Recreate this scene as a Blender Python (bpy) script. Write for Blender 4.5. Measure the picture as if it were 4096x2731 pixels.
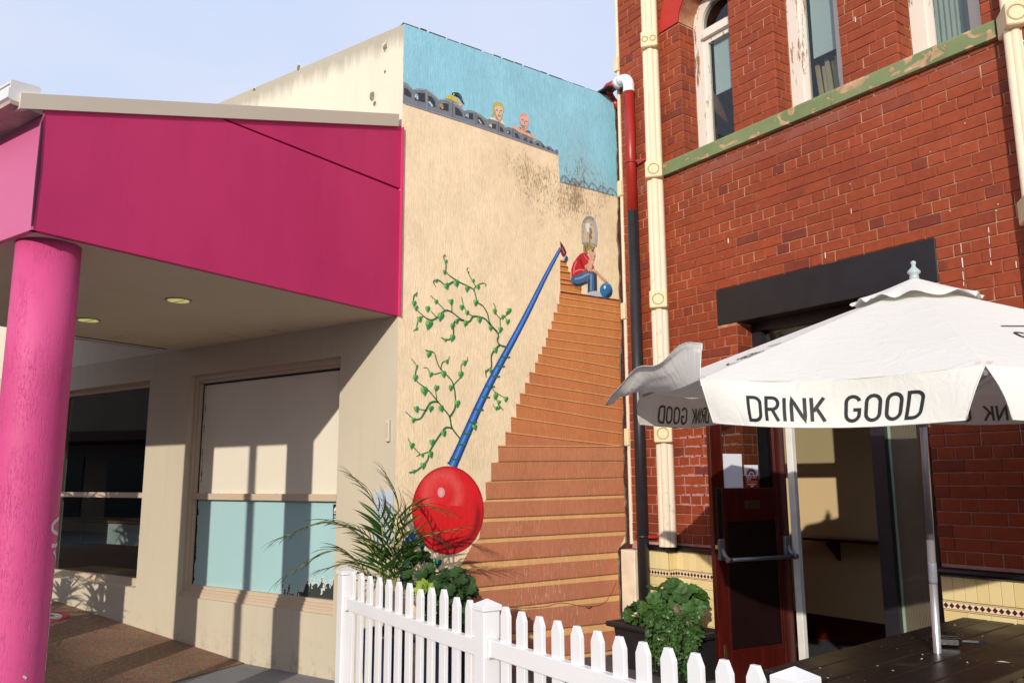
import bpy, math, random
import numpy as np
from mathutils import Vector, Matrix
from mathutils.geometry import tessellate_polygon

# ------------------------------------------------------------------ scene, camera, light
scene = bpy.context.scene
for o in list(bpy.data.objects):
    bpy.data.objects.remove(o)
COL = scene.collection
EYE = 1.6                                  # the camera stands at the origin, eye height 1.6 m
FPX, AZ, PIT, ROL = 3267.5, -0.951923, 0.169357, -0.00492157
_f = Vector((math.sin(AZ)*math.cos(PIT), math.cos(AZ)*math.cos(PIT), math.sin(PIT)))
_r0 = Vector((math.cos(AZ), -math.sin(AZ), 0)); _u0 = _r0.cross(_f)
RT = _r0*math.cos(ROL) + _u0*math.sin(ROL)
UP = -_r0*math.sin(ROL) + _u0*math.cos(ROL)
FW = _f
CAM = Vector((0, 0, EYE))
cd = bpy.data.cameras.new('camera'); cam = bpy.data.objects.new('camera', cd); COL.objects.link(cam)
cd.sensor_width = 36.0; cd.lens = FPX/4096*36.0; cd.clip_start = 0.05; cd.clip_end = 2000
cam.matrix_world = Matrix(((RT.x, UP.x, -FW.x, CAM.x), (RT.y, UP.y, -FW.y, CAM.y), (RT.z, UP.z, -FW.z, CAM.z), (0, 0, 0, 1)))
scene.camera = cam
scene.render.resolution_x = 1024; scene.render.resolution_y = 682

SUN = Vector((0.615, -0.728, 0.30)).normalized()      # towards the sun
world = bpy.data.worlds.new('World'); scene.world = world; world.use_nodes = True
wn = world.node_tree.nodes; wl = world.node_tree.links; wn.clear()
sky = wn.new('ShaderNodeTexSky'); sky.sky_type = 'NISHITA'; sky.sun_disc = False
sky.sun_elevation = math.asin(SUN.z); sky.sun_rotation = math.atan2(SUN.x, SUN.y)
sky.air_density = 1.0; sky.dust_density = 2.0; sky.ozone_density = 1.0
bg1 = wn.new('ShaderNodeBackground'); bg1.inputs['Strength'].default_value = 0.10
wl.new(sky.outputs[0], bg1.inputs['Color'])
bg2 = wn.new('ShaderNodeBackground'); bg2.inputs['Strength'].default_value = 1.0      # thin high cloud veil
tc = wn.new('ShaderNodeTexCoord'); nz = wn.new('ShaderNodeTexNoise'); nz.inputs['Scale'].default_value = 2.4
nz.inputs['Detail'].default_value = 5; nz.inputs['Roughness'].default_value = 0.5
mp = wn.new('ShaderNodeMapping'); mp.inputs['Scale'].default_value = (1, 1, 2.2)
wl.new(tc.outputs['Generated'], mp.inputs['Vector']); wl.new(mp.outputs[0], nz.inputs['Vector'])
cr = wn.new('ShaderNodeValToRGB'); cr.color_ramp.elements[0].position = 0.3; cr.color_ramp.elements[1].position = 0.75
cr.color_ramp.elements[0].color = (0.70, 0.84, 1.16, 1); cr.color_ramp.elements[1].color = (0.88, 0.93, 1.12, 1)
wl.new(nz.outputs[0], cr.inputs[0])
sx = wn.new('ShaderNodeSeparateXYZ'); wl.new(tc.outputs['Generated'], sx.inputs[0])
rz_ = wn.new('ShaderNodeValToRGB'); rz_.color_ramp.elements[0].position = 0.0; rz_.color_ramp.elements[1].position = 0.62
rz_.color_ramp.elements[0].color = (0.75, 0.75, 0.75, 1); rz_.color_ramp.elements[1].color = (0, 0, 0, 1); wl.new(sx.outputs[2], rz_.inputs[0])
mz = wn.new('ShaderNodeMix'); mz.data_type = 'RGBA'; wl.new(rz_.outputs[0], mz.inputs[0]); wl.new(cr.outputs[0], mz.inputs[6]); mz.inputs[7].default_value = (0.93, 0.97, 1.10, 1)
wl.new(mz.outputs[2], bg2.inputs['Color'])
mixw = wn.new('ShaderNodeMixShader'); mixw.inputs[0].default_value = 0.8
wl.new(bg1.outputs[0], mixw.inputs[1]); wl.new(bg2.outputs[0], mixw.inputs[2])
wo = wn.new('ShaderNodeOutputWorld'); wl.new(mixw.outputs[0], wo.inputs['Surface'])

sd = bpy.data.lights.new('sun', 'SUN'); sd.energy = 3.45; sd.angle = math.radians(0.53); sd.color = (1.0, 0.93, 0.81)
sun = bpy.data.objects.new('sun', sd); COL.objects.link(sun)
sun.rotation_euler = SUN.to_track_quat('Z', 'Y').to_euler(); sun.location = (6, -8, 9)
scene.view_settings.view_transform = 'Standard'; scene.view_settings.look = 'None'
scene.view_settings.gamma = 1; scene.view_settings.exposure = 0.0; scene.view_settings.use_curve_mapping = False

# ------------------------------------------------------------------ helpers
def ray(x, y):
    return FW + RT*((x-2048)/FPX) - UP*((y-1365.5)/FPX)
def on(n, c, x, y):                                   # measured photo point -> point of a real plane n.p = c
    d = ray(x, y); n = Vector(n); return CAM + d*((c - n.dot(CAM))/n.dot(d))
def px(p):
    q = Vector(p)-CAM; return (2048+FPX*q.dot(RT)/q.dot(FW), 1365.5-FPX*q.dot(UP)/q.dot(FW), q.dot(FW))
def lin(c):
    return c/12.92 if c <= 0.04045 else ((c+0.055)/1.055)**2.4
def C(r, g, b, k=1.0):
    return tuple(min(0.95, lin(v/255)*k) for v in (r, g, b))

def label(o, text, cat, group=None):
    o['label'] = text; o['category'] = cat
    if group: o['group'] = group
    return o
def empty(name, loc, text=None, cat=None, group=None):
    o = bpy.data.objects.new(name, None); COL.objects.link(o); o.location = loc; o.empty_display_size = 0.1
    if text: label(o, text, cat, group)
    return o
def origin(o):
    v = Vector((0, 0, 0))
    while o is not None:
        v += Vector(o.location); o = o.parent
    return v

class MB:
    def __init__(self):
        self.v = []; self.f = []; self.c = []; self.col = (1, 1, 1); self.smooth = []
        self.sm = False
    def face(self, idx, col=None):
        self.f.append(tuple(idx)); self.c.append(col or self.col); self.smooth.append(self.sm)
    def vert(self, p):
        self.v.append((p[0], p[1], p[2])); return len(self.v)-1
    def quad(self, a, b, c, d, col=None):
        i = [self.vert(p) for p in (a, b, c, d)]; self.face(i, col)
    def box(self, o, ex, ey, ez):                     # corner + three edge vectors
        o, ex, ey, ez = (Vector(q) for q in (o, ex, ey, ez))
        if ex.cross(ey).dot(ez) < 0: ex, ey = ey, ex
        p = [o, o+ex, o+ex+ey, o+ey, o+ez, o+ex+ez, o+ex+ey+ez, o+ey+ez]
        i = [self.vert(q) for q in p]
        for q in ((0, 3, 2, 1), (4, 5, 6, 7), (0, 1, 5, 4), (1, 2, 6, 5), (2, 3, 7, 6), (3, 0, 4, 7)):
            self.face([i[k] for k in q])
    def abox(self, x0, x1, y0, y1, z0, z1):
        self.box((x0, y0, z0), (x1-x0, 0, 0), (0, y1-y0, 0), (0, 0, z1-z0))
    def bbox(self, o, ex, ey, ez, b=0.004):           # box with chamfered edges
        o, ex, ey, ez = (Vector(q) for q in (o, ex, ey, ez))
        if ex.cross(ey).dot(ez) < 0: ex, ey = ey, ex
        L = [ex.length, ey.length, ez.length]; U = [ex/L[0], ey/L[1], ez/L[2]]
        idx = {}
        for sx in (0, 1):
            for sy in (0, 1):
                for sz in (0, 1):
                    s = (sx, sy, sz)
                    for a in range(3):                # vertex on face of axis a, inset on the others
                        p = o.copy()
                        for k in range(3):
                            t = L[k]*s[k]
                            if k != a: t += b*(1-2*s[k])
                            p += U[k]*t
                        idx[s, a] = self.vert(p)
        for a in range(3):
            b1, c1 = (a+1) % 3, (a+2) % 3
            for sa in (0, 1):
                def K(i, j):
                    s = [0, 0, 0]; s[a] = sa; s[b1] = i; s[c1] = j; return idx[tuple(s), a]
                q = [K(0, 0), K(1, 0), K(1, 1), K(0, 1)]
                self.face(q if sa else q[::-1])
        for a in range(3):                            # edges parallel to a
            b1, c1 = (a+1) % 3, (a+2) % 3
            for sb in (0, 1):
                for sc in (0, 1):
                    def S(i):
                        s = [0, 0, 0]; s[a] = i; s[b1] = sb; s[c1] = sc; return tuple(s)
                    q = [idx[S(0), b1], idx[S(1), b1], idx[S(1), c1], idx[S(0), c1]]
                    self.face(q if (sb ^ sc) == 0 and True else q[::-1])
        for sx in (0, 1):
            for sy in (0, 1):
                for sz in (0, 1):
                    q = [idx[(sx, sy, sz), a] for a in range(3)]
                    self.face(q if (sx+sy+sz) % 2 == 1 else q[::-1])
    def tube(self, pts, rad, n=12, caps=True, closed=False):
        pts = [Vector(p) for p in pts]; m = len(pts)
        if not hasattr(rad, '__len__'): rad = [rad]*m
        sm = self.sm; self.sm = True
        ref = None; rings = []
        for i in range(m):
            t = (pts[min(i+1, m-1)]-pts[max(i-1, 0)])
            t = t.normalized() if t.length > 1e-9 else Vector((0, 0, 1))
            if ref is None:
                ref = Vector((1, 0, 0)) if abs(t.x) < 0.9 else Vector((0, 1, 0))
            a = (ref-t*ref.dot(t)).normalized(); b = t.cross(a); ref = a
            rings.append([self.vert(pts[i]+(a*math.cos(2*math.pi*k/n)+b*math.sin(2*math.pi*k/n))*rad[i]) for k in range(n)])
        for i in range(m-1):
            for k in range(n):
                self.face((rings[i][k], rings[i][(k+1) % n], rings[i+1][(k+1) % n], rings[i+1][k]))
        self.sm = sm
        if caps:
            self.face(rings[0][::-1]); self.face(rings[-1])
    def lathe(self, c, prof, n=24, axis=(0, 0, 1)):
        az = Vector(axis).normalized(); c = Vector(c)
        self.tube([c+az*z for r, z in prof], [max(r, 1e-4) for r, z in prof], n)
    def prism(self, poly, h0, h1, fn):                # poly of (a,b); fn(a,b,h)->point
        n = len(poly)
        a = [self.vert(fn(p[0], p[1], h0)) for p in poly]; b = [self.vert(fn(p[0], p[1], h1)) for p in poly]
        for i in range(n):
            self.face((a[i], a[(i+1) % n], b[(i+1) % n], b[i]))
        tri = tessellate_polygon([[Vector((p[0], p[1], 0)) for p in poly]])
        for t in tri:
            self.face([a[k] for k in t][::-1]); self.face([b[k] for k in t])
    def poly(self, poly, fn, col=None):               # flat polygon, fn(a,b)->point
        i = [self.vert(fn(p[0], p[1])) for p in poly]
        for t in tessellate_polygon([[Vector((p[0], p[1], 0)) for p in poly]]):
            self.face([i[k] for k in t], col)
    def ribbon(self, pts, w, fn, col=None):
        pts = [Vector((p[0], p[1])) for p in pts]; m = len(pts); ids = []
        for i in range(m):
            t = (pts[min(i+1, m-1)]-pts[max(i-1, 0)])
            t = t.normalized() if t.length > 1e-9 else Vector((1, 0))
            nrm = Vector((-t.y, t.x)); ww = (w[i] if hasattr(w, '__len__') else w)/2
            ids.append((self.vert(fn(*(pts[i]+nrm*ww))), self.vert(fn(*(pts[i]-nrm*ww)))))
        for i in range(m-1):
            self.face((ids[i][0], ids[i+1][0], ids[i+1][1], ids[i][1]), col)
    def build(self, name, mat, parent=None, kind=None, text=None, fix=True):
        me = bpy.data.meshes.new(name); o0 = origin(parent) if parent else Vector((0, 0, 0))
        me.from_pydata([(p[0]-o0.x, p[1]-o0.y, p[2]-o0.z) for p in self.v], [], self.f)
        me.polygons.foreach_set('use_smooth', self.smooth)
        a = me.color_attributes.new('col', 'FLOAT_COLOR', 'CORNER')
        cols = []
        for p, c in zip(self.f, self.c):
            if len(c) == 3 and not hasattr(c[0], '__len__'):
                cols += [c[0], c[1], c[2], 1.0]*len(p)
            else:
                for k in range(len(p)): cols += [*c[k], 1.0]
        a.data.foreach_set('color', cols)
        me.materials.append(mat)
        if fix:
            import bmesh
            bm = bmesh.new(); bm.from_mesh(me); bmesh.ops.recalc_face_normals(bm, faces=bm.faces); bm.to_mesh(me); bm.free()
        ob = bpy.data.objects.new(name, me); COL.objects.link(ob)
        if parent: ob.parent = parent
        if kind: ob['kind'] = kind
        if text: ob['label'] = text
        return ob

def inst(name, mesh, parent, mat4):                   # object sharing mesh data, world matrix given (parents are unrotated)
    ob = bpy.data.objects.new(name, mesh); COL.objects.link(ob); ob.parent = parent
    o0 = origin(parent); m = mat4.copy(); m.translation = m.translation-o0
    ob.matrix_local = m
    return ob
def smooth_path(pts, n=6):
    P = [Vector(p) for p in pts]; out = []
    for i in range(len(P)-1):
        p0, p1, p2, p3 = P[max(i-1, 0)], P[i], P[i+1], P[min(i+2, len(P)-1)]
        for k in range(n):
            t = k/n
            out.append(0.5*((2*p1)+(p2-p0)*t+(2*p0-5*p1+4*p2-p3)*t*t+(3*p1-p0-3*p2+p3)*t**3))
    out.append(P[-1]); return out

# ------------------------------------------------------------------ materials
class NT:
    def __init__(self, name):
        self.m = bpy.data.materials.new(name); self.m.use_nodes = True
        self.n = self.m.node_tree.nodes; self.l = self.m.node_tree.links; self.n.clear()
        self.out = self.n.new('ShaderNodeOutputMaterial'); self.b = self.n.new('ShaderNodeBsdfPrincipled')
        self.l.new(self.b.outputs[0], self.out.inputs[0])
        self.pos = self.n.new('ShaderNodeNewGeometry').outputs['Position']
    def set(self, **k):
        for a, v in k.items():
            self.b.inputs[a.replace('_', ' ')].default_value = v if not (isinstance(v, tuple) and len(v) == 3) else (*v, 1)
        return self
    def map(self, scale):
        m = self.n.new('ShaderNodeMapping'); m.inputs['Scale'].default_value = scale; self.l.new(self.pos, m.inputs[0]); return m.outputs[0]
    def noise(self, scale=(1, 1, 1), s=5, detail=4, rough=0.55, vec=None, dist=0):
        t = self.n.new('ShaderNodeTexNoise'); t.inputs['Scale'].default_value = s; t.inputs['Detail'].default_value = detail
        t.inputs['Roughness'].default_value = rough; t.inputs['Distortion'].default_value = dist
        self.l.new(vec or self.map(scale), t.inputs['Vector']); return t.outputs[0]
    def ramp(self, v, a, b, ca=(0, 0, 0), cb=(1, 1, 1)):
        r = self.n.new('ShaderNodeValToRGB'); e = r.color_ramp.elements
        e[0].position = a; e[1].position = b; e[0].color = (*ca, 1); e[1].color = (*cb, 1)
        self.l.new(v, r.inputs[0]); return r.outputs[0]
    def math(self, op, a, b=None, clamp=False):
        m = self.n.new('ShaderNodeMath'); m.operation = op; m.use_clamp = clamp
        for i, v in enumerate((a, b)):
            if v is None: continue
            if isinstance(v, (int, float)): m.inputs[i].default_value = v
            else: self.l.new(v, m.inputs[i])
        return m.outputs[0]
    def mix(self, f, a, b, mode='MIX'):
        m = self.n.new('ShaderNodeMix'); m.data_type = 'RGBA'; m.blend_type = mode
        for i, v in ((0, f), (6, a), (7, b)):
            if isinstance(v, (int, float)): m.inputs[i].default_value = v
            elif isinstance(v, tuple): m.inputs[i].default_value = (*v, 1)
            else: self.l.new(v, m.inputs[i])
        return m.outputs[2]
    def attr(self, name):
        a = self.n.new('ShaderNodeAttribute'); a.attribute_name = name; return a
    def sep(self):
        s = self.n.new('ShaderNodeSeparateXYZ'); self.l.new(self.pos, s.inputs[0]); return s.outputs
    def color(self, c): self.l.new(c, self.b.inputs['Base Color']); return self
    def rough(self, c): self.l.new(c, self.b.inputs['Roughness']); return self
    def bump(self, h, strength=0.3, dist=0.01):
        b = self.n.new('ShaderNodeBump'); b.inputs['Strength'].default_value = strength; b.inputs['Distance'].default_value = dist
        self.l.new(h, b.inputs['Height']); self.l.new(b.outputs[0], self.b.inputs['Normal']); return self

def simple(name, col, rough=0.5, var=0.12, s=6, bump=0.0, bs=60, metallic=0.0, spec=0.5, scale=(1, 1, 1)):
    t = NT(name); n = t.noise(scale, s, 5)
    c2 = tuple(v*(1-var) for v in col); c3 = tuple(min(1, v*(1+var)) for v in col)
    t.color(t.ramp(n, 0.3, 0.7, c2, c3)); t.set(Roughness=rough, Metallic=metallic)
    t.b.inputs['Specular IOR Level'].default_value = spec
    if bump: t.bump(t.noise(scale, bs, 3), bump, 0.004)
    return t.m

def comb_bump(t, strength, dist=0.006, fine=1.0):
    a = t.noise((95*fine, 95*fine, 13*fine), 1.0, 4, 0.6, dist=1.2)
    b = t.noise((1, 1, 1), 120, 3, 0.6)
    h = t.math('ADD', t.ramp(a, 0.35, 0.62), t.math('MULTIPLY', b, 0.35))
    t.bump(h, strength, dist); return h
def stucco(name, col, strength=0.5, mould=0.0, topdirt=None, var=0.10):
    t = NT(name); n = t.noise((1, 1, 0.5), 2.5, 6)
    c = t.ramp(n, 0.3, 0.7, tuple(v*(1-var) for v in col), tuple(min(.95, v*(1+var*.5)) for v in col))
    st = t.noise((9, 9, 0.8), 1.0, 5, 0.65)
    c = t.mix(t.math('MULTIPLY', t.ramp(st, 0.55, 0.8), 0.25), c, tuple(v*0.62 for v in col))
    if topdirt:
        z = t.sep()[2]
        m = t.ramp(t.math('ADD', t.math('MULTIPLY', t.math('SUBTRACT', z, topdirt), 3.2), t.math('MULTIPLY', t.noise((14, 14, 1.2), 1.0, 5, 0.7), 1.0)), 0.45, 0.95)
        c = t.mix(t.math('MULTIPLY', m, 0.5), c, C(110, 104, 92))
    zb = t.sep()[2]; bm_ = t.math('SUBTRACT', 1.0, t.math('MULTIPLY', zb, 3.2), True)
    bd = t.math('MULTIPLY', bm_, t.ramp(t.noise((1, 1, 1), 9, 5, .7), .5, .7)); c = t.mix(t.math('MULTIPLY', bd, .55), c, C(120, 104, 84))
    t.color(c); t.set(Roughness=0.85); t.b.inputs['Specular IOR Level'].default_value = 0.25
    comb_bump(t, strength); return t.m
# ------------------------------------------------------------------ places measured on the real planes
XM = -6.011                                             # plane of the mural wall (faces +X)
YB = 5.70                                               # plane of the brick front (faces -Y)
AS = 0.3451007
uS = Vector((-math.cos(AS), -math.sin(AS), 0)); nS = Vector((math.sin(AS), -math.cos(AS), 0))
CO = Vector((XM, 3.116, EYE))                           # shop corner, at eye height
Zup = Vector((0, 0, 1))
def SW(u, t, z): return CO+uS*u+nS*t+Zup*z               # shop coordinates: along front, outwards, height over eye
def M_at(x, y, h=0.0):
    p = on((1, 0, 0), XM, x, y); return p.y, p.z
def S_at(x, y, t=0.0):
    p = on(nS, nS.dot(CO)+t, x, y); return (p-CO).dot(uS), p.z-EYE
def B_at(x, y, Y=YB): p = on((0, 1, 0), Y, x, y); return p.x, p.z
def G_at(x, y, z): return on((0, 0, 1), z, x, y)

# ------------------------------------------------------------------ materials of the setting
m_mural = NT('mural_paint')
def _mural():
    t = m_mural; a = t.attr('col').outputs['Color']
    n = t.noise((1, 1, 0.6), 3.5, 6); c = t.mix(1.0, a, t.ramp(n, 0.3, 0.7, (0.92, 0.92, 0.92), (1.05, 1.05, 1.05)), 'MULTIPLY')
    bs = t.noise((16, 16, 11), 1.0, 5, 0.65, dist=0.7); c = t.mix(1.0, c, t.ramp(bs, 0.3, 0.7, (0.93, 0.92, 0.91), (1.06, 1.06, 1.07)), 'MULTIPLY')
    br = t.noise((70, 70, 14), 1.0, 4, 0.6); c = t.mix(1.0, c, t.ramp(br, 0.35, 0.65, (0.95, 0.95, 0.95), (1.04, 1.04, 1.04)), 'MULTIPLY')
    # mould: dark vertical streaks in a band under the painted balustrade, thinner towards the left
    y0, z0 = M_at(2300, 770); y1, z1 = M_at(2300, 1000); y2, _ = M_at(1800, 700)
    s = t.sep()
    def gauss(v, c0, w): 
        d = t.math('DIVIDE', t.math('SUBTRACT', v, c0), w); return t.math('POWER', 2.718, t.math('MULTIPLY', t.math('MULTIPLY', d, d), -1.0))
    mask = t.math('MULTIPLY', gauss(s[1], y0-0.26, abs(y0-y2)*0.50), gauss(s[2], z0-.02, abs(z0-z1)*0.85))
    mask = t.math('MAXIMUM', mask, t.math('MULTIPLY', t.math('MULTIPLY', gauss(s[1], y0+.35, .42), gauss(s[2], z0-.62, .50)), .50))
    st = t.noise((80, 80, 20), 1.0, 5, 0.7); bl = t.noise((1, 1, 0.7), 3.2, 5)
    k = t.math('ADD', t.math('MULTIPLY', st, 0.75), t.math('MULTIPLY', bl, 0.55))
    k = t.math('ADD', k, t.math('MULTIPLY', mask, 0.25))
    k = t.math('MULTIPLY', t.ramp(k, 0.86, 0.95), t.ramp(mask, 0.03, 0.25))
    c = t.mix(t.math('MULTIPLY', t.math('MULTIPLY', t.ramp(bl, 0.4, 0.65), mask), 0.30), c, C(176, 140, 92))
    c = t.mix(t.math('MULTIPLY', k, 0.66), c, C(96, 78, 52))
    # overall faint grime
    g = t.noise((8, 8, 0.9), 1.0, 5, 0.7); c = t.mix(t.math('MULTIPLY', t.ramp(g, 0.58, 0.8), 0.10), c, C(140, 118, 90))
    # paint flaked off in small vertical ticks, low on the wall
    fl = t.noise((75, 75, 11), 1.0, 3, 0.6); low = t.ramp(s[2], 0.0, 1.0); low = t.math('SUBTRACT', 1.0, t.math('MULTIPLY', t.math('SUBTRACT', s[2], 0.9), 0.8), True)
    fm = t.math('MULTIPLY', t.ramp(fl, 0.60, 0.66), t.math('MULTIPLY', t.math('MULTIPLY', low, t.math('MULTIPLY', t.math('SUBTRACT', s[1], 3.95), 3.0, True)), t.ramp(t.noise((1, 1, 1), 1.8, 3), 0.40, 0.62)))
    c = t.mix(t.math('MULTIPLY', fm, 0.55), c, C(222, 204, 190))
    t.color(c); t.set(Roughness=0.75); t.b.inputs['Specular IOR Level'].default_value = 0.3
    comb_bump(t, 0.42)
_mural(); m_mural = m_mural.m
m_cream_hi = stucco('cream_parapet_render', C(220, 211, 192), 0.35, topdirt=EYE+3.80, var=0.05)
m_beige = stucco('beige_render', C(198, 186, 164), 0.10, var=0.04)
m_reveal = simple('reveal_paint', C(200, 180, 150), 0.7)
m_frame = simple('beige_aluminium', C(198, 178, 154), 0.45, 0.03, 3)
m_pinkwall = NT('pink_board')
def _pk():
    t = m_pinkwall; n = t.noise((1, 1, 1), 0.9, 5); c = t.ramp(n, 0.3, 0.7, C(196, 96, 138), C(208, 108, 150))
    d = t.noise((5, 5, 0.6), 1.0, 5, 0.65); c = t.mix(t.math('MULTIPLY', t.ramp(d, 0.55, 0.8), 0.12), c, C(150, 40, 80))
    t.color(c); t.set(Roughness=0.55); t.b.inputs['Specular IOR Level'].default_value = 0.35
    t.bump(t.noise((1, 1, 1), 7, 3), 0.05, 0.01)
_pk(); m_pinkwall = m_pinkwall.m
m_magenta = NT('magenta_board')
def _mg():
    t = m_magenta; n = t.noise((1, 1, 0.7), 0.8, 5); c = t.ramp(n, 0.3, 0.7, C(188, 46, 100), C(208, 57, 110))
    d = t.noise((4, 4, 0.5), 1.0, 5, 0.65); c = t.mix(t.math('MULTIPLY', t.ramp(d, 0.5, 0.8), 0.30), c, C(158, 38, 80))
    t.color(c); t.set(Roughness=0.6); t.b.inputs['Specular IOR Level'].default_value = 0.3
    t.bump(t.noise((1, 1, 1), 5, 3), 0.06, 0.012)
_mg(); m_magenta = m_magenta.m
m_column = NT('pink_column_render')
def _cl():
    t = m_column; n = t.noise((1, 1, 0.5), 3, 5); c = t.ramp(n, 0.3, 0.7, C(198, 66, 122), C(210, 78, 134))
    t.color(c); t.set(Roughness=0.6); g = t.noise((105, 105, 19), 1.0, 3, 0.6, dist=1.2); pits = t.ramp(g, 0.54, 0.64)
    gm = t.ramp(t.noise((1, 1, .6), 5, 3), 0.35, 0.6)
    h = t.math('SUBTRACT', t.math('MULTIPLY', t.noise((1, 1, 1), 110, 3, .6), .30), t.math('MULTIPLY', pits, gm))
    t.bump(h, 0.7, 0.0045)
_cl(); m_column = m_column.m
m_soffit = simple('soffit_sheet', C(205, 190, 165), 0.8, 0.05, 1.2)
m_cap = simple('beige_capping', C(206, 196, 176), 0.4, 0.03, 2)
m_gutter = simple('white_gutter', C(222, 222, 220), 0.4, 0.06, 3)
m_dark = simple('dark_gap', (0.012, 0.010, 0.010), 0.9)
m_black = simple('black_paint', C(25, 23, 27), 0.5, 0.25, 8, 0.15, 25)
m_blackgloss = simple('black_gloss', C(24, 22, 24), 0.25, 0.2, 8)
m_white = simple('white_paint', C(225, 222, 214), 0.5, 0.08, 9)
m_pvc = simple('white_vinyl', C(236, 235, 236), 0.35, 0.025, 4)

# bricks: tone comes per piece, either from the 'tone' channel (joined pieces) or from the object's own random number
m_brick = NT('red_brick')
def _bk():
    t = m_brick; a = t.attr('tone').outputs['Fac']; r = t.n.new('ShaderNodeObjectInfo').outputs['Random']
    v = t.math('FRACT', t.math('ADD', a, r))
    cr = t.n.new('ShaderNodeValToRGB'); t.l.new(v, cr.inputs[0]); e = cr.color_ramp.elements
    stops = [(0.0, (130, 58, 37)), (0.04, (118, 53, 40)), (0.08, (140, 62, 36)), (0.4, (150, 68, 38)), (0.7, (145, 65, 37)), (0.9, (156, 71, 40)), (1.0, (138, 61, 38))]
    e[0].position = 0; e[0].color = (*C(*stops[0][1]), 1); e[1].position = 1; e[1].color = (*C(*stops[-1][1]), 1)
    for p, c in stops[1:-1]:
        q = e.new(p); q.color = (*C(*c), 1)
    c = cr.outputs[0]
    n = t.noise((1, 1, 1), 22, 5, 0.65); c = t.mix(1.0, c, t.ramp(n, 0.28, 0.72, (0.80, 0.78, 0.76), (1.12, 1.1, 1.08)), 'MULTIPLY')
    big = t.noise((1, 1, 1), 0.9, 4); c = t.mix(1.0, c, t.ramp(big, 0.3, 0.7, (0.84, 0.82, 0.82), (1.08, 1.06, 1.05)), 'MULTIPLY')
    sp = t.noise((1, 1, 1), 85, 2, 0.5); c = t.mix(t.math('MULTIPLY', t.ramp(sp, 0.76, 0.80), 0.35), c, C(196, 150, 130))
    dk = t.noise((1, 1, 1), 140, 2, 0.5); c = t.mix(t.math('MULTIPLY', t.ramp(dk, 0.68, 0.74), 0.5), c, C(70, 26, 20))
    # weathered, sooty bloom under the sill
    z = t.sep()[2]; w = t.math('MULTIPLY', t.ramp(z, 0.0, 1.0), 1.0)
    wz = t.math('SUBTRACT', 1.0, t.math('MULTIPLY', t.math('ABSOLUTE', t.math('SUBTRACT', z, EYE+2.90)), 5.5), True)
    wn2 = t.ramp(t.noise((2.2, 2.2, 5), 1.0, 4), 0.42, 0.6)
    c = t.mix(t.math('MULTIPLY', t.math('MULTIPLY', wz, wn2), 0.55), c, C(140, 92, 84))
    t.color(c); t.set(Roughness=0.72); t.b.inputs['Specular IOR Level'].default_value = 0.35
    t.bump(t.noise((1, 1, 1), 60, 4, 0.7), 0.35, 0.003)
_bk(); m_brick = m_brick.m
m_mortar = NT('mortar')
def _mo():
    t = m_mortar; z = t.sep()[2]; n = t.noise((1, 1, 1), 1.6, 4)
    hi = t.ramp(t.noise((1, 1, 1), 9, 4), 0.3, 0.7, C(172, 116, 88), C(204, 164, 130))
    red = t.mix(t.math('MULTIPLY', t.ramp(t.noise((1, 1, 1), 2.6, 5, 0.65), 0.42, 0.58), 0.9), hi, C(150, 80, 58))
    lo = t.ramp(t.noise((1, 1, 1), 12, 4), 0.3, 0.7, C(172, 122, 116), C(196, 152, 146))
    k = t.ramp(t.math('ADD', z, t.math('MULTIPLY', n, 0.8)), 0.0, 1.0)
    kz = t.math('MULTIPLY', t.math('SUBTRACT', t.math('ADD', z, t.math('MULTIPLY', n, 0.9)), 2.5), 1.6, True)
    t.color(t.mix(kz, lo, red)); t.set(Roughness=0.9); t.bump(t.noise((1, 1, 1), 120, 3), 0.5, 0.003)
_mo(); m_mortar = m_mortar.m
m_mortar_light = simple('pale_pointing', C(214, 190, 168), 0.9, 0.12, 14, 0.4, 120)
m_sill = NT('peeling_green_sill')
def _si():
    t = m_sill; n = t.noise((1.2, 1, 2.0), 5.5, 7, 0.62, dist=0.8); s = t.sep()
    base = t.ramp(t.noise((1, 1, 1), 4, 4), 0.3, 0.7, C(108, 122, 78), C(126, 138, 94))
    more = t.math('MULTIPLY', t.math('ADD', s[0], 5.4), 0.018)
    pe = t.math('ADD', n, more); pm = t.ramp(pe, 0.572, 0.587)
    c = t.mix(pm, base, t.ramp(t.noise((1, 1, 1), 20, 4), 0.3, 0.7, C(160, 126, 92), C(196, 164, 128)))
    w = t.ramp(t.noise((1.3, 1, 2), 13, 5, 0.6), 0.66, 0.68); c = t.mix(t.math('MULTIPLY', w, pm), c, C(214, 205, 190))
    t.color(c); t.set(Roughness=0.75); t.bump(t.math('SUBTRACT', 1.0, pm), 0.6, 0.004)
_si(); m_sill = m_sill.m
m_colonnette = NT('cream_moulding')
def _cm():
    t = m_colonnette; n = t.noise((1, 1, 1), 5, 5); c = t.ramp(n, 0.3, 0.7, C(226, 211, 180), C(234, 220, 192)); z = t.sep()[2]
    ch = t.ramp(t.noise((1, 1, 0.6), 26, 5, 0.7), 0.60, 0.64)
    lowm = t.math('SUBTRACT', 1.0, t.math('MULTIPLY', t.math('SUBTRACT', z, 3.4), 1.2), True)
    c = t.mix(t.math('MULTIPLY', lowm, 0.75), c, C(226, 212, 192))
    c = t.mix(t.math('MULTIPLY', ch, t.math('MULTIPLY', lowm, 0.55)), c, C(172, 152, 128))
    t.color(c); t.set(Roughness=0.75); t.bump(t.noise((1, 1, 1), 45, 4, 0.7), 0.35, 0.004)
_cm(); m_colonnette = m_colonnette.m
m_boss = simple('cream_boss', C(228, 208, 168), 0.8, 0.06, 10, 0.35, 60)
m_archred = simple('red_arch_render', C(176, 44, 30), 0.65, 0.1, 5, 0.3, 50)
m_peelwhite = NT('peeling_white_timber')
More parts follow.
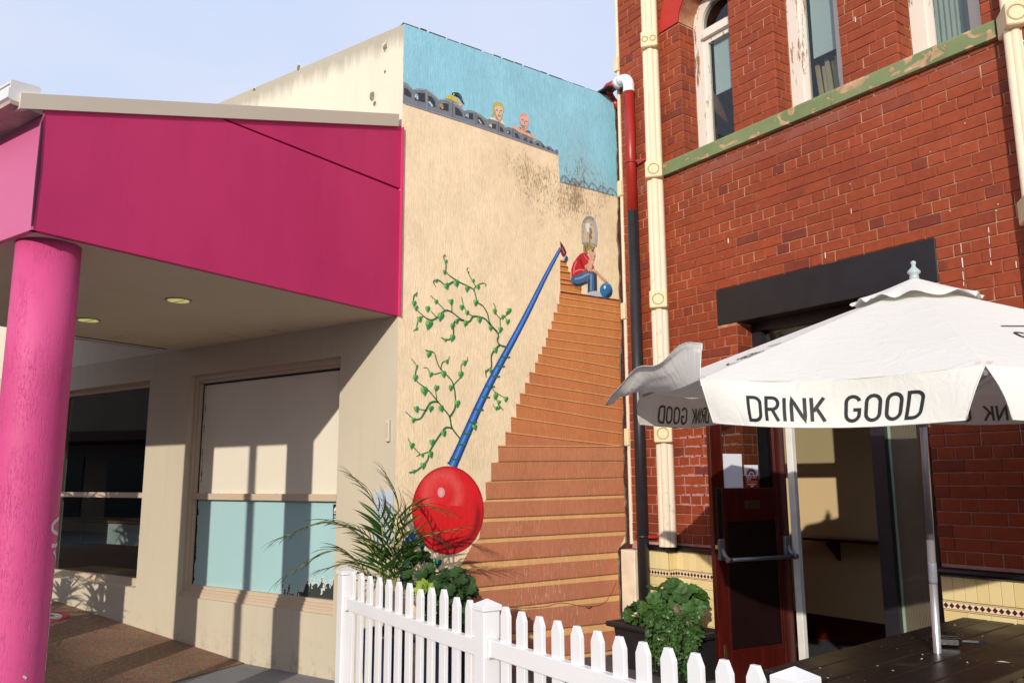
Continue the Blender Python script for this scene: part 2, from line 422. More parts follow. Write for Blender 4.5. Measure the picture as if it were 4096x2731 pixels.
def _pw():
    t = m_peelwhite; n = t.noise((14, 14, 2.2), 1.0, 6, 0.7); c = t.mix(t.ramp(n, 0.575, 0.60), C(228, 220, 208), C(150, 116, 88))
    t.color(c); t.set(Roughness=0.6); t.bump(n, 0.2, 0.004)
_pw(); m_peelwhite = m_peelwhite.m
def glassmat(name, tint=(0.75, 0.8, 0.8), refl=1.0):
    t = NT(name); t.n.remove(t.b)
    tr = t.n.new('ShaderNodeBsdfTransparent'); tr.inputs[0].default_value = (*tint, 1)
    gl = t.n.new('ShaderNodeBsdfGlossy'); gl.inputs['Roughness'].default_value = 0.01; gl.inputs[0].default_value = (refl, refl, refl, 1)
    lw = t.n.new('ShaderNodeLayerWeight'); lw.inputs[0].default_value = 0.5
    fr = t.math('ADD', 0.04, t.math('MULTIPLY', t.math('POWER', lw.outputs['Facing'], 5.0), 0.9))
    mx = t.n.new('ShaderNodeMixShader'); t.l.new(fr, mx.inputs[0]); t.l.new(tr.outputs[0], mx.inputs[1]); t.l.new(gl.outputs[0], mx.inputs[2])
    t.l.new(mx.outputs[0], t.out.inputs[0]); return t.m
m_glass = glassmat('window_glass')
m_blind = simple('white_blind', C(226, 230, 228), 0.8, 0.03, 2)
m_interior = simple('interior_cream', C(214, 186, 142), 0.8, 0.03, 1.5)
m_mahog = NT('mahogany')
def _mh():
    t = m_mahog; n = t.noise((30, 30, 2.0), 1.0, 5, 0.6, dist=0.5); t.color(t.ramp(n, 0.3, 0.7, C(50, 12, 9), C(80, 20, 13)))
    t.set(Roughness=0.28); t.b.inputs['Specular IOR Level'].default_value = 0.5
_mh(); m_mahog = m_mahog.m
m_mahogdark = simple('dark_mahogany_panel', C(26, 10, 9), 0.35, 0.2, 6)
m_tile = NT('cream_glazed_tile')
def _ti():
    t = m_tile; r = t.n.new('ShaderNodeObjectInfo').outputs['Random']; c = t.mix(r, C(226, 204, 146), C(236, 216, 164))
    n = t.noise((1, 1, 1), 4, 5); c = t.mix(t.math('MULTIPLY', t.ramp(n, 0.55, 0.75), 0.3), c, C(206, 182, 124))
    cr_ = t.noise((9, 9, 2.0), 1.0, 6, 0.75, dist=1.2); c = t.mix(t.math('MULTIPLY', t.ramp(cr_, 0.70, 0.72), 0.8), c, C(110, 92, 64))
    t.color(c); t.set(Roughness=0.22)
_ti(); m_tile = m_tile.m
m_grout = simple('grout', C(150, 112, 70), 0.9)
m_diamond = simple('maroon_tile', C(92, 24, 24), 0.25, 0.2, 20)
m_whitedia = simple('ivory_tile', C(232, 222, 192), 0.25, 0.05, 20)

# ------------------------------------------------------------------ ground
m_agg = NT('exposed_aggregate')
def _ag():
    t = m_agg; n = t.noise((1, 1, 1), 130, 3, 0.7); v = t.n.new('ShaderNodeTexVoronoi'); v.inputs['Scale'].default_value = 95; t.l.new(t.pos, v.inputs['Vector'])
    c = t.mix(0.75, t.ramp(n, 0.35, 0.65, C(96, 70, 54), C(176, 138, 108)), v.outputs['Color'], 'SOFT_LIGHT')
    b = t.noise((1, 1, 1), 1.3, 5); c = t.mix(1.0, c, t.ramp(b, 0.3, 0.7, (0.72, 0.70, 0.68), (1.0, 1.0, 1.0)), 'MULTIPLY')
    g = t.noise((1, 1, 1), 7, 3); c = t.mix(t.math('MULTIPLY', t.ramp(g, 0.72, 0.74), 0.6), c, C(70, 54, 46))
    t.color(c); t.set(Roughness=0.85); t.bump(v.outputs['Distance'], 0.7, 0.006)
_ag(); m_agg = m_agg.m
m_conc = simple('grey_concrete', C(128, 126, 128), 0.85, 0.12, 2.5, 0.3, 80)
m_paver = simple('dark_paving', C(92, 88, 88), 0.85, 0.2, 3, 0.3, 60)
m_asph = simple('asphalt', C(66, 64, 66), 0.9, 0.15, 4, 0.3, 90)
b = MB(); b.quad((-400, -400, 0), (400, -400, 0), (400, 400, 0), (-400, 400, 0))
ob = b.build('ground', m_conc, None, 'structure'); ob['label'] = 'grey concrete footpath and street around the two buildings'
# aggregate ramp that climbs to the left along the shop front; line where it meets the flat grey footpath
b = MB()
u0 = 1.79
def rz(u): return -EYE+0.006+0.0*u if u < u0 else -EYE+0.006+(u-u0)*0.0823
us = [u0, 2.5, 3.5, 5.25, 9.0]
prev = None
for u in us:
    e = [SW(u, -0.02, rz(u)), SW(u-0.62*1.0 if u == u0 else u, 4.2, rz(u))]
    if prev: b.quad(prev[0], prev[1], e[1], e[0])
    prev = e
ob = b.build('aggregate_ramp', m_agg, None, 'structure'); ob['label'] = 'brown exposed aggregate ramp climbing along the shop front'
b = MB()                                                # courtyard paving behind the fence, small slabs with joints
m_joint = simple('paving_joint', C(60, 57, 56), 0.95)
bj = MB(); bj.quad((-5.98, 2.52, 0.004), (6, 2.52, 0.004), (6, 5.68, 0.004), (-5.98, 5.68, 0.004)); ob = bj.build('courtyard_bed', m_joint, None, 'structure')
for i in range(30):
    for j in range(8):
        x0, y0 = -5.97+i*0.40+(0.2 if j % 2 else 0), 2.53+j*0.39
        b.abox(x0+.004, x0+.396, y0+.004, y0+.386, 0.005, 0.022)
ob = b.build('courtyard_paving', m_paver, None, 'structure')

# the low shop row across the street (behind the camera): added to dim the low sky light, also shows in the glass
m_row = simple('far_shop_wall', C(150, 132, 116), 0.85, 0.15, 1.5); m_rowdark = simple('far_shop_window', C(40, 42, 46), 0.2); m_awn = simple('far_awning', C(86, 60, 56), 0.7)
for i, (x0, x1, h, tx) in enumerate(((-42, -16, 6.0, 'unseen low tan shop row across the street, toward the left end'), (-15.9, 6, 6.4, 'unseen low tan shop row across the street, straight opposite'), (6.1, 34, 5.6, 'unseen lowest tan shop row across the street, toward the right end'))):
    rw = empty('unseen_shop_row', ((x0+x1)/2, -14, 0), tx, 'building', 'unseen shop rows across the street')
    e = MB(); e.abox(x0, x1, -22, -14, 0, h); e.build('wall', m_row, rw)
    e = MB(); e.abox(x0+.2, x1-.2, -13.99, -11.6, 2.9, 3.2); e.build('awning', m_awn, rw)
    x = x0+1
    while x < x1-3: e = MB(); e.abox(x, x+2.4, -13.995, -13.95, .5, 2.5); e.build('window', m_rowdark, rw); x += 3.4
# ------------------------------------------------------------------ the cream shop: splayed front
shop = empty('shop_building', SW(3, 0, -EYE), 'cream rendered shop front beside the mural wall, under the pink canopy', 'building')
def slab(mb, u0, u1, z0, z1, t0=0.0, t1=-0.28):
    mb.box(SW(u0, t1, z0), uS*(u1-u0), nS*(t0-t1), Zup*(z1-z0))
W2 = (0.676, 2.88, -1.093, 1.088); W1 = (3.60, 5.75, -1.065, 1.094)
b = MB()
slab(b, 0.0, W2[0], -1.75, 1.372); slab(b, W2[1], W1[0], -1.75, 1.372); slab(b, W1[1], 9.0, -1.75, 1.372)
slab(b, W2[0], W2[1], -1.75, W2[2]); slab(b, W1[0], W1[1], -1.75, W1[2])
slab(b, W2[0], W2[1], W2[3], 1.372); slab(b, W1[0], W1[1], W1[3], 1.372)
b.build('front_wall', m_beige, shop)
b = MB(); slab(b, 0.0, 9.0, 1.374, 4.02); b.build('parapet_wall', m_cream_hi, shop)
# patches broken out of the parapet render
m_chip = simple('exposed_backing', C(120, 112, 100), 0.9, 0.5, 40, 0.5, 40); m_chipedge = simple('broken_render_edge', C(214, 203, 180), 0.9, 0.06, 20)
rnd = random.Random(5)
for (cx, cy, r) in ((1490, 383, 15), (1542, 190, 13), (1541, 288, 5), (1018, 360, 8), (1195, 273, 11), (1500, 415, 9)):
    u, z = S_at(cx, cy); rr = r*0.0024
    pts = lambda k: [(u+math.cos(a)*rr*k*rnd.uniform(.75, 1.25), z+math.sin(a)*rr*1.35*k*rnd.uniform(.75, 1.25)) for a in np.linspace(0, 2*math.pi, 10)[:-1]]
    e = MB(); e.prism(pts(1.2), 0.0005, 0.003, lambda a, c, h: SW(a, h, c)); pe = e.build('chipped_patch', m_chipedge, shop)
    e = MB(); e.prism(pts(0.9), 0.003, 0.006, lambda a, c, h: SW(a, h, c)); e.build('exposed_core', m_chip, pe)

def frame_rect(mb, u0, u1, z0, z1, w, t0, t1, wt=None, wb=None):
    wt = wt or w; wb = wb or w
    mb.box(SW(u0, t1, z0), uS*w, nS*(t0-t1), Zup*(z1-z0)); mb.box(SW(u1-w, t1, z0), uS*w, nS*(t0-t1), Zup*(z1-z0))
    mb.box(SW(u0+w, t1, z0), uS*(u1-u0-2*w), nS*(t0-t1), Zup*wb); mb.box(SW(u0+w, t1, z1-wt), uS*(u1-u0-2*w), nS*(t0-t1), Zup*wt)
# painted-over panes: paint has come off along the edges
def pane_mat(name, col, spots, streak=0.0, z_lo=-1.0, dark=(0.010, 0.014, 0.016)):
    t = NT(name); s = t.sep(); n = t.noise((1, 1, 0.8), 11, 7, 0.68)
    up = t.math('ADD', t.math('MULTIPLY', t.math('SUBTRACT', s[0], CO.x), uS.x), t.math('MULTIPLY', t.math('SUBTRACT', s[1], CO.y), uS.y))
    zz = t.math('SUBTRACT', s[2], EYE)
    edge = None
    for (kind, c0, w, amp) in spots:
        v = zz if kind in 'bt' else up
        d = t.math('DIVIDE', t.math('ABSOLUTE', t.math('SUBTRACT', v, c0)), w)
        d = t.math('MULTIPLY', t.math('SUBTRACT', 1.0, d, True), amp)
        if kind == 'b':                               # more towards the right-hand end
            d = t.math('MULTIPLY', d, t.math('ADD', 0.28, t.math('MULTIPLY', t.math('SUBTRACT', 1.65, up, True), 0.85)))
        edge = d if edge is None else t.math('MAXIMUM', edge, d)
    k = t.math('ADD', n, t.math('MULTIPLY', edge, 0.5))
    c = t.ramp(t.noise((1, 1, 1), 1.4, 4), 0.3, 0.7, tuple(v*0.95 for v in col), col)
    c = t.mix(t.ramp(k, 0.755, 0.765), c, C(212, 220, 216)); c = t.mix(t.ramp(k, 0.79, 0.81), c, C(60, 66, 64))
    t.color(c); t.set(Roughness=0.22); t.b.inputs['Specular IOR Level'].default_value = 0.45; return t.m
m_paneblue = pane_mat('pale_blue_painted_glass', C(168, 204, 206), [('b', -1.0, 0.34, 1.0), ('l', 2.79, 0.05, 0.7)])
m_panewhite = pane_mat('cream_painted_glass', C(230, 221, 203), [('t', -0.11, 0.03, 0.6), ('l', 2.76, 0.02, 0.6)])

win = MB(); frame_rect(win, W2[0]-0.0, W2[1], W2[2], W2[3], 0.045, -0.055, -0.14, 0.05, 0.075)
w2 = win.build('window', m_frame, shop, text='wide shop window with painted-over panes, cream above and pale blue below')
e = MB()
frame_rect(e, W2[0]+.045, W2[1]-.045, W2[2]+.075, W2[3]-.05, 0.03, -0.075, -0.14)
e.box(SW(W2[0]+0.0, -0.045, W2[2]-0.0), uS*(W2[1]-W2[0]), nS*0.018, Zup*0.03)                # projecting sill lip
e.box(SW(W2[0]+0.0, -0.051, W2[2]+0.03), uS*(W2[1]-W2[0]), nS*0.012, Zup*0.02)
e.build('sash_frame', m_frame, w2)
e = MB(); e.box(SW(W2[0]+.075, -0.135, -0.163), uS*(W2[1]-W2[0]-.15), nS*0.07, Zup*0.06); e.build('transom', m_frame, w2)
e = MB(); e.box(SW(W2[0]+.075, -0.13, -0.103), uS*(W2[1]-W2[0]-.15), nS*0.012, Zup*1.106); e.build('pane', m_panewhite, w2, text='upper pane painted cream')
e = MB(); e.box(SW(W2[0]+.075, -0.13, W2[2]+.105), uS*(W2[1]-W2[0]-.15), nS*0.012, Zup*(-0.163-W2[2]-.105)); e.build('pane', m_paneblue, w2, text='lower pane painted pale blue, flaking at the bottom')
e = MB()
for u in (W2[1]-.083, ): e.box(SW(u-.008, -0.117, W2[2]+.11), uS*.014, nS*.004, Zup*2.0)
e.box(SW(W2[0]+.08, -0.117, W2[3]-.10), uS*2.03, nS*.004, Zup*.016)
e.build('sealant_line', m_dark, w2)
# window sticker
def sheet(name, mat, parent, u0, u1, z0, z1, t, th=0.002):
    q = MB(); q.box(SW(u0, t, z0), uS*(u1-u0), nS*th, Zup*(z1-z0)); return q.build(name, mat, parent)
su0, su1, sz0, sz1 = 0.752, 0.835, -0.345, -0.19
st = sheet('sticker', m_black, w2, su0, su1, sz0, sz1, -0.117)
m_print = simple('white_print', C(226, 226, 222), 0.6)
m_inkblack = simple('black_print', (0.012, 0.012, 0.014), 0.6)

win = MB(); frame_rect(win, W1[0], W1[1], W1[2], W1[3], 0.04, -0.09, -0.16, 0.055, 0.075)
w1 = win.build('window', m_frame, shop, text='dark shop window behind the pink column')
e = MB(); e.box(SW(W1[0]+.04, -0.155, -0.155), uS*(W1[1]-W1[0]-.08), nS*0.065, Zup*0.055); e.build('transom', m_frame, w1)
e = MB(); e.box(SW(W1[0]+.04, -0.135, -0.10), uS*(W1[1]-W1[0]-.08), nS*0.006, Zup*1.139); e.build('pane', m_glass, w1)
e = MB(); e.box(SW(W1[0]+.04, -0.135, W1[2]+.075), uS*(W1[1]-W1[0]-.08), nS*0.006, Zup*(-0.155-W1[2]-.075)); e.build('pane', m_glass, w1)
# the room behind it
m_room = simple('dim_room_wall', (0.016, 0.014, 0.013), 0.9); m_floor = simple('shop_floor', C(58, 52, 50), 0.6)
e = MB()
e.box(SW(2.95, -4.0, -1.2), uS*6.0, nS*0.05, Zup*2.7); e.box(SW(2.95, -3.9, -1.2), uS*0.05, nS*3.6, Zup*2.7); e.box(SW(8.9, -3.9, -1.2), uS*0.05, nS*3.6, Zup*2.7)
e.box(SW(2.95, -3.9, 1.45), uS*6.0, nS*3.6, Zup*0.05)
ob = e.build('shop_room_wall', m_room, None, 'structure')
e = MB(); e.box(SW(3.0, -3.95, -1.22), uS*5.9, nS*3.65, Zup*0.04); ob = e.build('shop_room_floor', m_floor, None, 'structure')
m_counter = simple('counter_white', C(214, 216, 214), 0.5, 0.05, 3); m_wood = simple('window_board_timber', C(150, 100, 52), 0.5, 0.15, 20, scale=(1, 1, 1))
cnt = empty('shop_counter', SW(4.6, -0.8, -1.2), 'low white counter with a timber-edged top inside the dark shop window', 'counter')
for i in range(6):
    e = MB(); e.bbox(SW(3.25+i*0.86, -1.05, -0.78), uS*0.85, nS*0.03, Zup*0.26, 0.004); e.build('front_panel', m_counter, cnt)
e = MB(); e.bbox(SW(3.22, -1.5, -0.51), uS*5.22, nS*0.50, Zup*0.03, 0.004); e.build('counter_top', m_wood, cnt)
for u in (3.3, 5.7, 8.2):
    e = MB(); e.box(SW(u, -1.40, -1.18), uS*0.05, nS*0.05, Zup*0.40); e.build('leg', m_dark, cnt)
e = MB(); e.box(SW(W1[0]+.02, -0.75, -1.06), uS*2.1, nS*0.56, Zup*0.045); e.build('window_board', m_wood, w1)

# ------------------------------------------------------------------ pink canopy
can = empty('canopy', SW(1.5, 1.5, 1.37), 'pink boxed canopy with beige roof edge jutting out from the shop corner', 'canopy')
TQ = 2.93; UL = 3.14; ZS = 1.368
def ztop(t): return 3.06-0.336*t
def Pp(t, z, off): return SW(off, t, z)
gz = lambda t: 2.4765-0.0145*t
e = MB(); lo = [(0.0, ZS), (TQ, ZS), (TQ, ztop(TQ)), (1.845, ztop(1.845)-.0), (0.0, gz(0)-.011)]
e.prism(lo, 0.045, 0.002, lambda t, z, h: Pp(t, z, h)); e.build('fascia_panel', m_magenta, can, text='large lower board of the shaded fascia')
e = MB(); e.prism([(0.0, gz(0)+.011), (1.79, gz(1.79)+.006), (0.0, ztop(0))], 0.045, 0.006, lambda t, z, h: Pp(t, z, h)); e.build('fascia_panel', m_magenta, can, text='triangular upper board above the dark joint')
e = MB(); e.prism([(0.03, ZS+.03), (TQ-.06, ZS+.03), (TQ-.06, ztop(TQ)-.05), (0.03, ztop(0)-.05)], 0.06, 0.05, lambda t, z, h: Pp(t, z, h)); e.build('dark_joint_backing', m_dark, can)
e = MB(); e.box(SW(-.028, 0.004, ZS-0.004), uS*.028, nS*.006, Zup*(ztop(0)-ZS-.02)); e.build('edge_strip', m_magenta, can)
# lit street-side fascia: slightly bowed board standing a crack clear of the corner
e = MB(); e.prism([(0.012, ZS), (5.6, ZS), (5.6, 2.03), (0.012, 2.03)], TQ-.035, TQ+0.002, lambda u, z, h: SW(u+0.006*math.sin((z-ZS)*4.5), h, z)); e.build('fascia_panel', m_pinkwall, can, text='sunlit board facing the street')  # board extended along with the roof sheet, for shade on the wall
e = MB(); e.box(SW(-.001, TQ-.006, ZS), uS*.004, nS*.008, Zup*0.68); e.build('corner_bead', m_pinkwall, can)
m_gapdark = simple('crack_shade', C(70, 20, 44), 0.9)
e = MB(); e.prism([(TQ-.002, ZS+.02), (TQ+.004, ZS+.02), (TQ+.0065, ZS+.30), (TQ+.004, ZS+.62), (TQ-.002, ZS+.66), (TQ-.012, ZS+.33)], -.0035, .012, lambda t, z, h: Pp(t, z, h)); e.build('corner_crack', m_gapdark, can)
# beige capping along the raking edge
e = MB(); e.prism([(0.055, ztop(0.055)-.012), (3.06, ztop(3.06)-.012), (3.06, ztop(3.06)+.078), (0.055, ztop(0.055)+.10)], -0.014, 0.05, lambda t, z, h: Pp(t, z, h)); e.build('roof_capping', m_cap, can)
e = MB(); e.box(SW(-.05, 0.02, ztop(0)+.05), uS*0.10, nS*0.25, Zup*0.12) if False else None
# roof sheet, extended past the soffit end to shade the wall beyond
e = MB(); e.prism([(0.0, ztop(0)+.0), (2.95, ztop(2.95)+.0), (2.95, ztop(2.95)+.03), (0.0, ztop(0)+.03)], 0.07, 5.6, lambda t, z, h: Pp(t, z, h)); e.build('roof_sheet', m_cap, can)
# white gutter on the low edge: a shaped trough with end cap
gp = [(a_, 2.06+(b_-2.06)*.66) for a_, b_ in [(2.955, 2.245), (2.965, 2.255), (3.10, 2.235), (3.112, 2.222), (3.108, 2.165), (3.118, 2.155), (3.118, 2.075), (3.10, 2.06), (2.955, 2.06)]]
e = MB(); e.prism(gp, 0.002, 5.65, lambda t, z, h: SW(h, t, z)); g = e.build('gutter', m_gutter, can)
m_gline = simple('gutter_line', C(150, 150, 152), 0.6)
e = MB(); e.box(SW(0.01, 3.1105, 2.146), uS*5.6, nS*0.003, Zup*0.006); e.build('gutter_bead', m_gline, g)
m_eave = simple('stained_eave', C(176, 150, 140), 0.8, 0.35, 7)
e = MB(); e.box(SW(0.0, 2.935, 2.035), uS*5.6, nS*0.17, Zup*0.024); e.build('eave_board', m_eave, can)
# soffit with two recessed lights (cut as open rings by laying the sheet round them)
D1 = (S_at(714, 1200), G_at(714, 1200, EYE+ZS)); D2 = (0, G_at(353, 1279, EYE+ZS))
e = MB()
ring = []
e.box(SW(0.045, -0.0+0.002, ZS), uS*(UL-0.045), nS*(TQ-.037), Zup*0.02); sof = e.build('soffit', m_soffit, can)
m_ring = simple('downlight_ring', C(150, 140, 124), 0.5); m_lens = simple('yellowed_lens', C(226, 226, 130), 0.35, 0.12, 30)
for _n in m_lens.node_tree.nodes:
    if _n.type == 'BSDF_PRINCIPLED': _n.inputs['Emission Color'].default_value = (*C(232, 230, 140), 1); _n.inputs['Emission Strength'].default_value = 0.42
for P in (D1[1], D2[1]):
    e = MB(); e.lathe((P.x, P.y, EYE+ZS-.006), [(0.088, 0), (0.098, 0.002), (0.098, 0.005)], 28); dl = e.build('downlight', m_ring, can)
    e = MB(); e.lathe((P.x, P.y, EYE+ZS-.0085), [(0.002, 0), (0.078, 0), (0.080, 0.002)], 28); e.build('lens', m_lens, dl)
    e = MB(); e.tube([(P.x-.07, P.y-.02, EYE+ZS-.010), (P.x+.07, P.y+.03, EYE+ZS-.010)], 0.0025, 6); e.build('lens_bar', m_ring, dl)
# sagging strip along the torn back edge of the soffit
m_strip = simple('torn_soffit_strip', C(196, 180, 158), 0.8, 0.1, 10)
e = MB(); e.box(SW(UL-.012, 0.25, ZS-.022), uS*0.03, nS*1.1, Zup*0.012); e.build('hanging_strip', m_strip, can)
e = MB(); e.box(SW(UL-.05, 0.15, ZS-.003), uS*0.03, nS*1.3, Zup*0.003); e.build('torn_gap', m_dark, can)
m_crack = simple('soffit_crack', C(120, 104, 86), 0.9)
e = MB()
for pts in ([(1072, 1324), (1098, 1320), (1150, 1330)], [(897, 1330), (975, 1356)], [(430, 1356), (500, 1340)]):
    w = [G_at(x, y, EYE+ZS-.001) for x, y in pts]
    for a, c in zip(w, w[1:]):
        d = (c-a).normalized().cross(Zup)*0.004; e.quad(a-d, a+d, c+d, c-d)
e.build('sheet_crack', m_crack, can)
# torn flap
P = G_at(1078, 1320, EYE+ZS-.002); e = MB(); e.face([e.vert(P+Vector(q)) for q in ((0, 0, 0), (.1, .02, 0), (.04, .03, -.03))]); e.build('torn_flap', m_strip, can)

# columns of the canopy
def column(u, t, text):
    c = SW(u, t, 0); cc = empty('canopy_column', (c.x, c.y, 0), text, 'column', 'round pink columns holding the canopy')
    e = MB(); e.sm = True; e.lathe((c.x, c.y, 0.0), [(0.170, 0.0), (0.170, 0.4), (0.170, 1.2), (0.170, 2.2), (0.170, EYE+ZS-.002)], 72); sh = e.build('shaft', m_column, cc); return c, cc
ccen, ccol = column(0.24, 2.722, 'rough rendered bright pink round column with white paint drips, under the canopy corner')
column(1.70, 2.722, 'rough pink round column farther along the canopy, left of the cornermost one')
column(2.96, 2.722, 'rough pink round column at the far left end of the canopy')
# white paint scrawl on the right flank of the column
m_scrawl = simple('white_spray_paint', C(206, 196, 190), 0.7, 0.1, 30)
def col_at(x, y):                                       # a photo point on the right flank -> angle, height on the shaft
    d = ray(x, y); d.z = 0
    L = Vector((ccen.x, ccen.y, 0)); r = 0.172; dn = Vector((d.x, d.y, 0))
    A = dn.dot(dn); Bq = -2*dn.dot(L); Cq = L.dot(L)-r*r; D = max(0, Bq*Bq-4*A*Cq); s = (-Bq-math.sqrt(D))/(2*A)
    p = CAM+ray(x, y)*s; return math.atan2(p.y-ccen.y, p.x-ccen.x), p.z
e = MB()
for pts, w in (([(236, 2068), (218, 2088), (209, 2110), (218, 2128), (233, 2134)], .02), ([(206, 2182), (226, 2178), (234, 2166)], .02), ([(214, 2204), (222, 2235), (217, 2290)], .017), ([(213, 2330), (210, 2390), (200, 2412)], .014), ([(200, 2430), (197, 2500), (190, 2560)], .010), ([(186, 2610), (180, 2680)], .008), ([(92, 2702), (106, 2712)], .012)):
    sp = smooth_path([Vector((*col_at(x, y), 0)) for x, y in pts], 5)
    e.ribbon([(p.x*0.172, p.y) for p in sp], w, lambda a, z: (ccen.x+0.1725*math.cos(a/0.172), ccen.y+0.1725*math.sin(a/0.172), z))
e.build('paint_scrawl', m_scrawl, ccol)
# ------------------------------------------------------------------ mural wall and the painting on it
mural = empty('mural_wall', (XM, 4.3, 0), 'tall cream wall painted with a mural of blue sky, orange stairs and a red ball', 'mural')
LAY = [0]
def MP(h):
    return lambda y, z: (XM+h, y, z)
cream = C(243, 221, 184); 
yr = random.Random(11)
# right edge is ragged where the render has broken away
zs = np.linspace(0, EYE+4.02, 90)
_ez = [0.0, .955, .965, 1.004, 1.274, 1.61, 1.969, 2.375, 2.785, 3.146, 3.417, 3.75, 4.054, 4.452, 4.726, 5.217, 5.602]
_ey = [5.523, 5.525, 5.60, 5.617, 5.641, 5.63, 5.624, 5.639, 5.614, 5.654, 5.63, 5.642, 5.625, 5.653, 5.649, 5.652, 5.632]
ye = [float(np.interp(z, _ez, _ey))-.006+yr.uniform(-.009, .009) for z in zs]
b = MB(); b.col = cream
b.prism([(3.116, -.15), (3.116, EYE+4.022)]+[(ye[i], zs[i]) for i in range(89, -1, -1)]+[(ye[0], -.15)], XM-0.04, XM, lambda y, z, h: (h, y, z))
b.build('wall_render', m_mural, mural)
m_oldbrick = simple('broken_wall_edge', C(86, 48, 40), 0.9, 0.5, 30, 0.6, 50)
b = MB(); b.abox(XM-0.30, XM-0.012, 3.13, 5.76, -.1, EYE+4.015); b.build('wall_core', m_oldbrick, mural)
m_cement = simple('grey_cement_edge', C(132, 122, 106), 0.9, 0.25, 40, 0.6, 60)
b = MB()
b.prism([(ye[i]-.01, zs[i]) for i in range(90)]+[(ye[i]+yr.uniform(.010, .030), zs[i]) for i in range(89, -1, -1)], XM-0.03, XM-0.006, lambda y, z, h: (h, y, z)); b.build('cement_edge', m_cement, mural)
m_copedirt = simple('mossy_wall_top', C(74, 66, 54), 0.9, 0.4, 30, 0.5, 50)
b = MB()
yy = 3.11
while yy < 5.5:
    L = yr.uniform(.05, .22); b.abox(XM-0.27, XM+yr.uniform(-.004, .006), yy, yy+L, EYE+4.022, EYE+4.027+yr.uniform(0.0, .012)); yy += L+yr.uniform(0, .03)
b.build('wall_top', m_copedirt, mural)

c5 = lambda u, v: (1366+u*.581, 911+v*.581)
c8 = lambda u, v: (1366+u*.581, 1820+v*.581)
c2 = lambda u, v: (1366+u*.581, v*.581)
zv = lambda u, v: (1600+u*.606, 1000+v*.606)
zb = lambda u, v: (2180+u*.2933, 780+v*.2933)
zt = lambda u, v: (1580+u*.3912, 300+v*.3912)
def mp(cf, pts): return [M_at(*cf(*p)) for p in pts]
def clip_r(pts):                                        # keep paint off the broken edge
    out = []
    for y, z in pts:
        lim = float(np.interp(z, zs, ye)); out.append((min(y, lim), z))
    return out
def paint(name, pts, col, h, parent=mural, text=None, cf=None, smooth=0):
    q = mp(cf, pts) if cf else pts
    if smooth: q = [(p.x, p.y) for p in smooth_path([Vector((a, c, 0)) for a, c in q+[q[0]]], smooth)][:-1]
    e = MB(); e.col = col; e.poly(q, MP(h)); return e.build(name, m_mural, parent, text=text)
def strokes(name, lst, h, parent=mural, text=None):
    e = MB()
    for pts, w, col, cf in lst:
        q = smooth_path([Vector((*M_at(*cf(*p)), 0)) for p in pts], 5); m = len(q)
        ww = w if not hasattr(w, '__len__') else [w[0]+(w[1]-w[0])*i/(m-1) for i in range(m)]
        e.ribbon([(p.x, p.y) for p in q], ww, MP(h), col)
    return e.build(name, m_mural, parent, text=text)

# sky with the step down at the right-hand end
ztop_m = EYE+4.022
bl = mp(zt, [(88, 292), (320, 365), (580, 445), (820, 525), (1050, 600), (1200, 655), (1345, 705), (1490, 757), (1590, 790), (1668, 815), (1683, 1098), (1960, 1165), (2250, 1245)])
skyp = [(3.1165, ztop_m)]+[(3.1165, bl[0][1])]+bl[1:]
re = [(float(np.interp(z, zs, ye)), z) for z in np.linspace(bl[-1][1], ztop_m, 14)]
skyp = [(3.1165, ztop_m), (3.1165, bl[0][1]+.0)]+bl[1:-1]+re
paint('painted_sky', skyp, C(146, 205, 224), 0.002, text='turquoise sky painted along the wall top')
# grey pierced balustrade
top = mp(zt, [(88, 72), (130, 95), (165, 130), (188, 155), (205, 148), (240, 140), (320, 150), (380, 190), (430, 235), (450, 258), (470, 252), (520, 248), (585, 272), (640, 305), (690, 350), (712, 372), (740, 360), (790, 365), (825, 380), (870, 405), (915, 438), (935, 456), (975, 449), (1020, 455), (1055, 474), (1090, 498), (1125, 540), (1150, 534), (1200, 547), (1240, 570), (1290, 616), (1310, 604), (1345, 617), (1385, 640), (1425, 681), (1450, 667), (1490, 680), (1540, 737), (1560, 727), (1590, 736), (1630, 777), (1640, 765), (1666, 765)])
paint('painted_balustrade', top+bl[1:10][::-1]+[(3.1165, bl[0][1])], C(122, 130, 138), 0.0035, text='grey pierced block balustrade painted over the cream wall')
bal = [o for o in mural.children if o.name.startswith('painted_balustrade')][0]
holes = [[(90, 135), (125, 145), (160, 185), (167, 238), (90, 205)], [(200, 235), (215, 190), (240, 185), (305, 190), (305, 285), (200, 262)], [(335, 215), (370, 225), (405, 270), (415, 335), (340, 312)], [(455, 345), (470, 300), (500, 292), (545, 298), (545, 378), (455, 352)], [(612, 330), (645, 345), (680, 390), (690, 432), (612, 408)], [(715, 432), (735, 395), (795, 395), (797, 462), (715, 440)], [(840, 428), (870, 440), (905, 480), (918, 517), (842, 492)], [(955, 535), (970, 500), (1030, 505), (1032, 557), (955, 538)], [(1068, 530), (1095, 545), (1115, 590), (1070, 578)], [(1140, 600), (1150, 570), (1175, 572), (1178, 612)], [(1222, 592), (1250, 605), (1275, 655), (1225, 638)], [(1310, 668), (1322, 642), (1345, 648), (1345, 678)], [(1372, 668), (1395, 680), (1410, 705), (1375, 698)], [(1438, 716), (1448, 698), (1470, 700), (1472, 728)], [(1500, 712), (1520, 728), (1528, 750), (1502, 742)], [(1550, 760), (1558, 745), (1578, 748), (1580, 772)], [(1598, 762), (1615, 778), (1600, 782)], [(1640, 795), (1648, 785), (1658, 790), (1657, 803)]]
for i, hpts in enumerate(holes):
    col = C(58, 64, 72) if i not in () else C(150, 190, 210)
    paint('painted_opening', hpts, col, 0.005, bal, cf=zt)
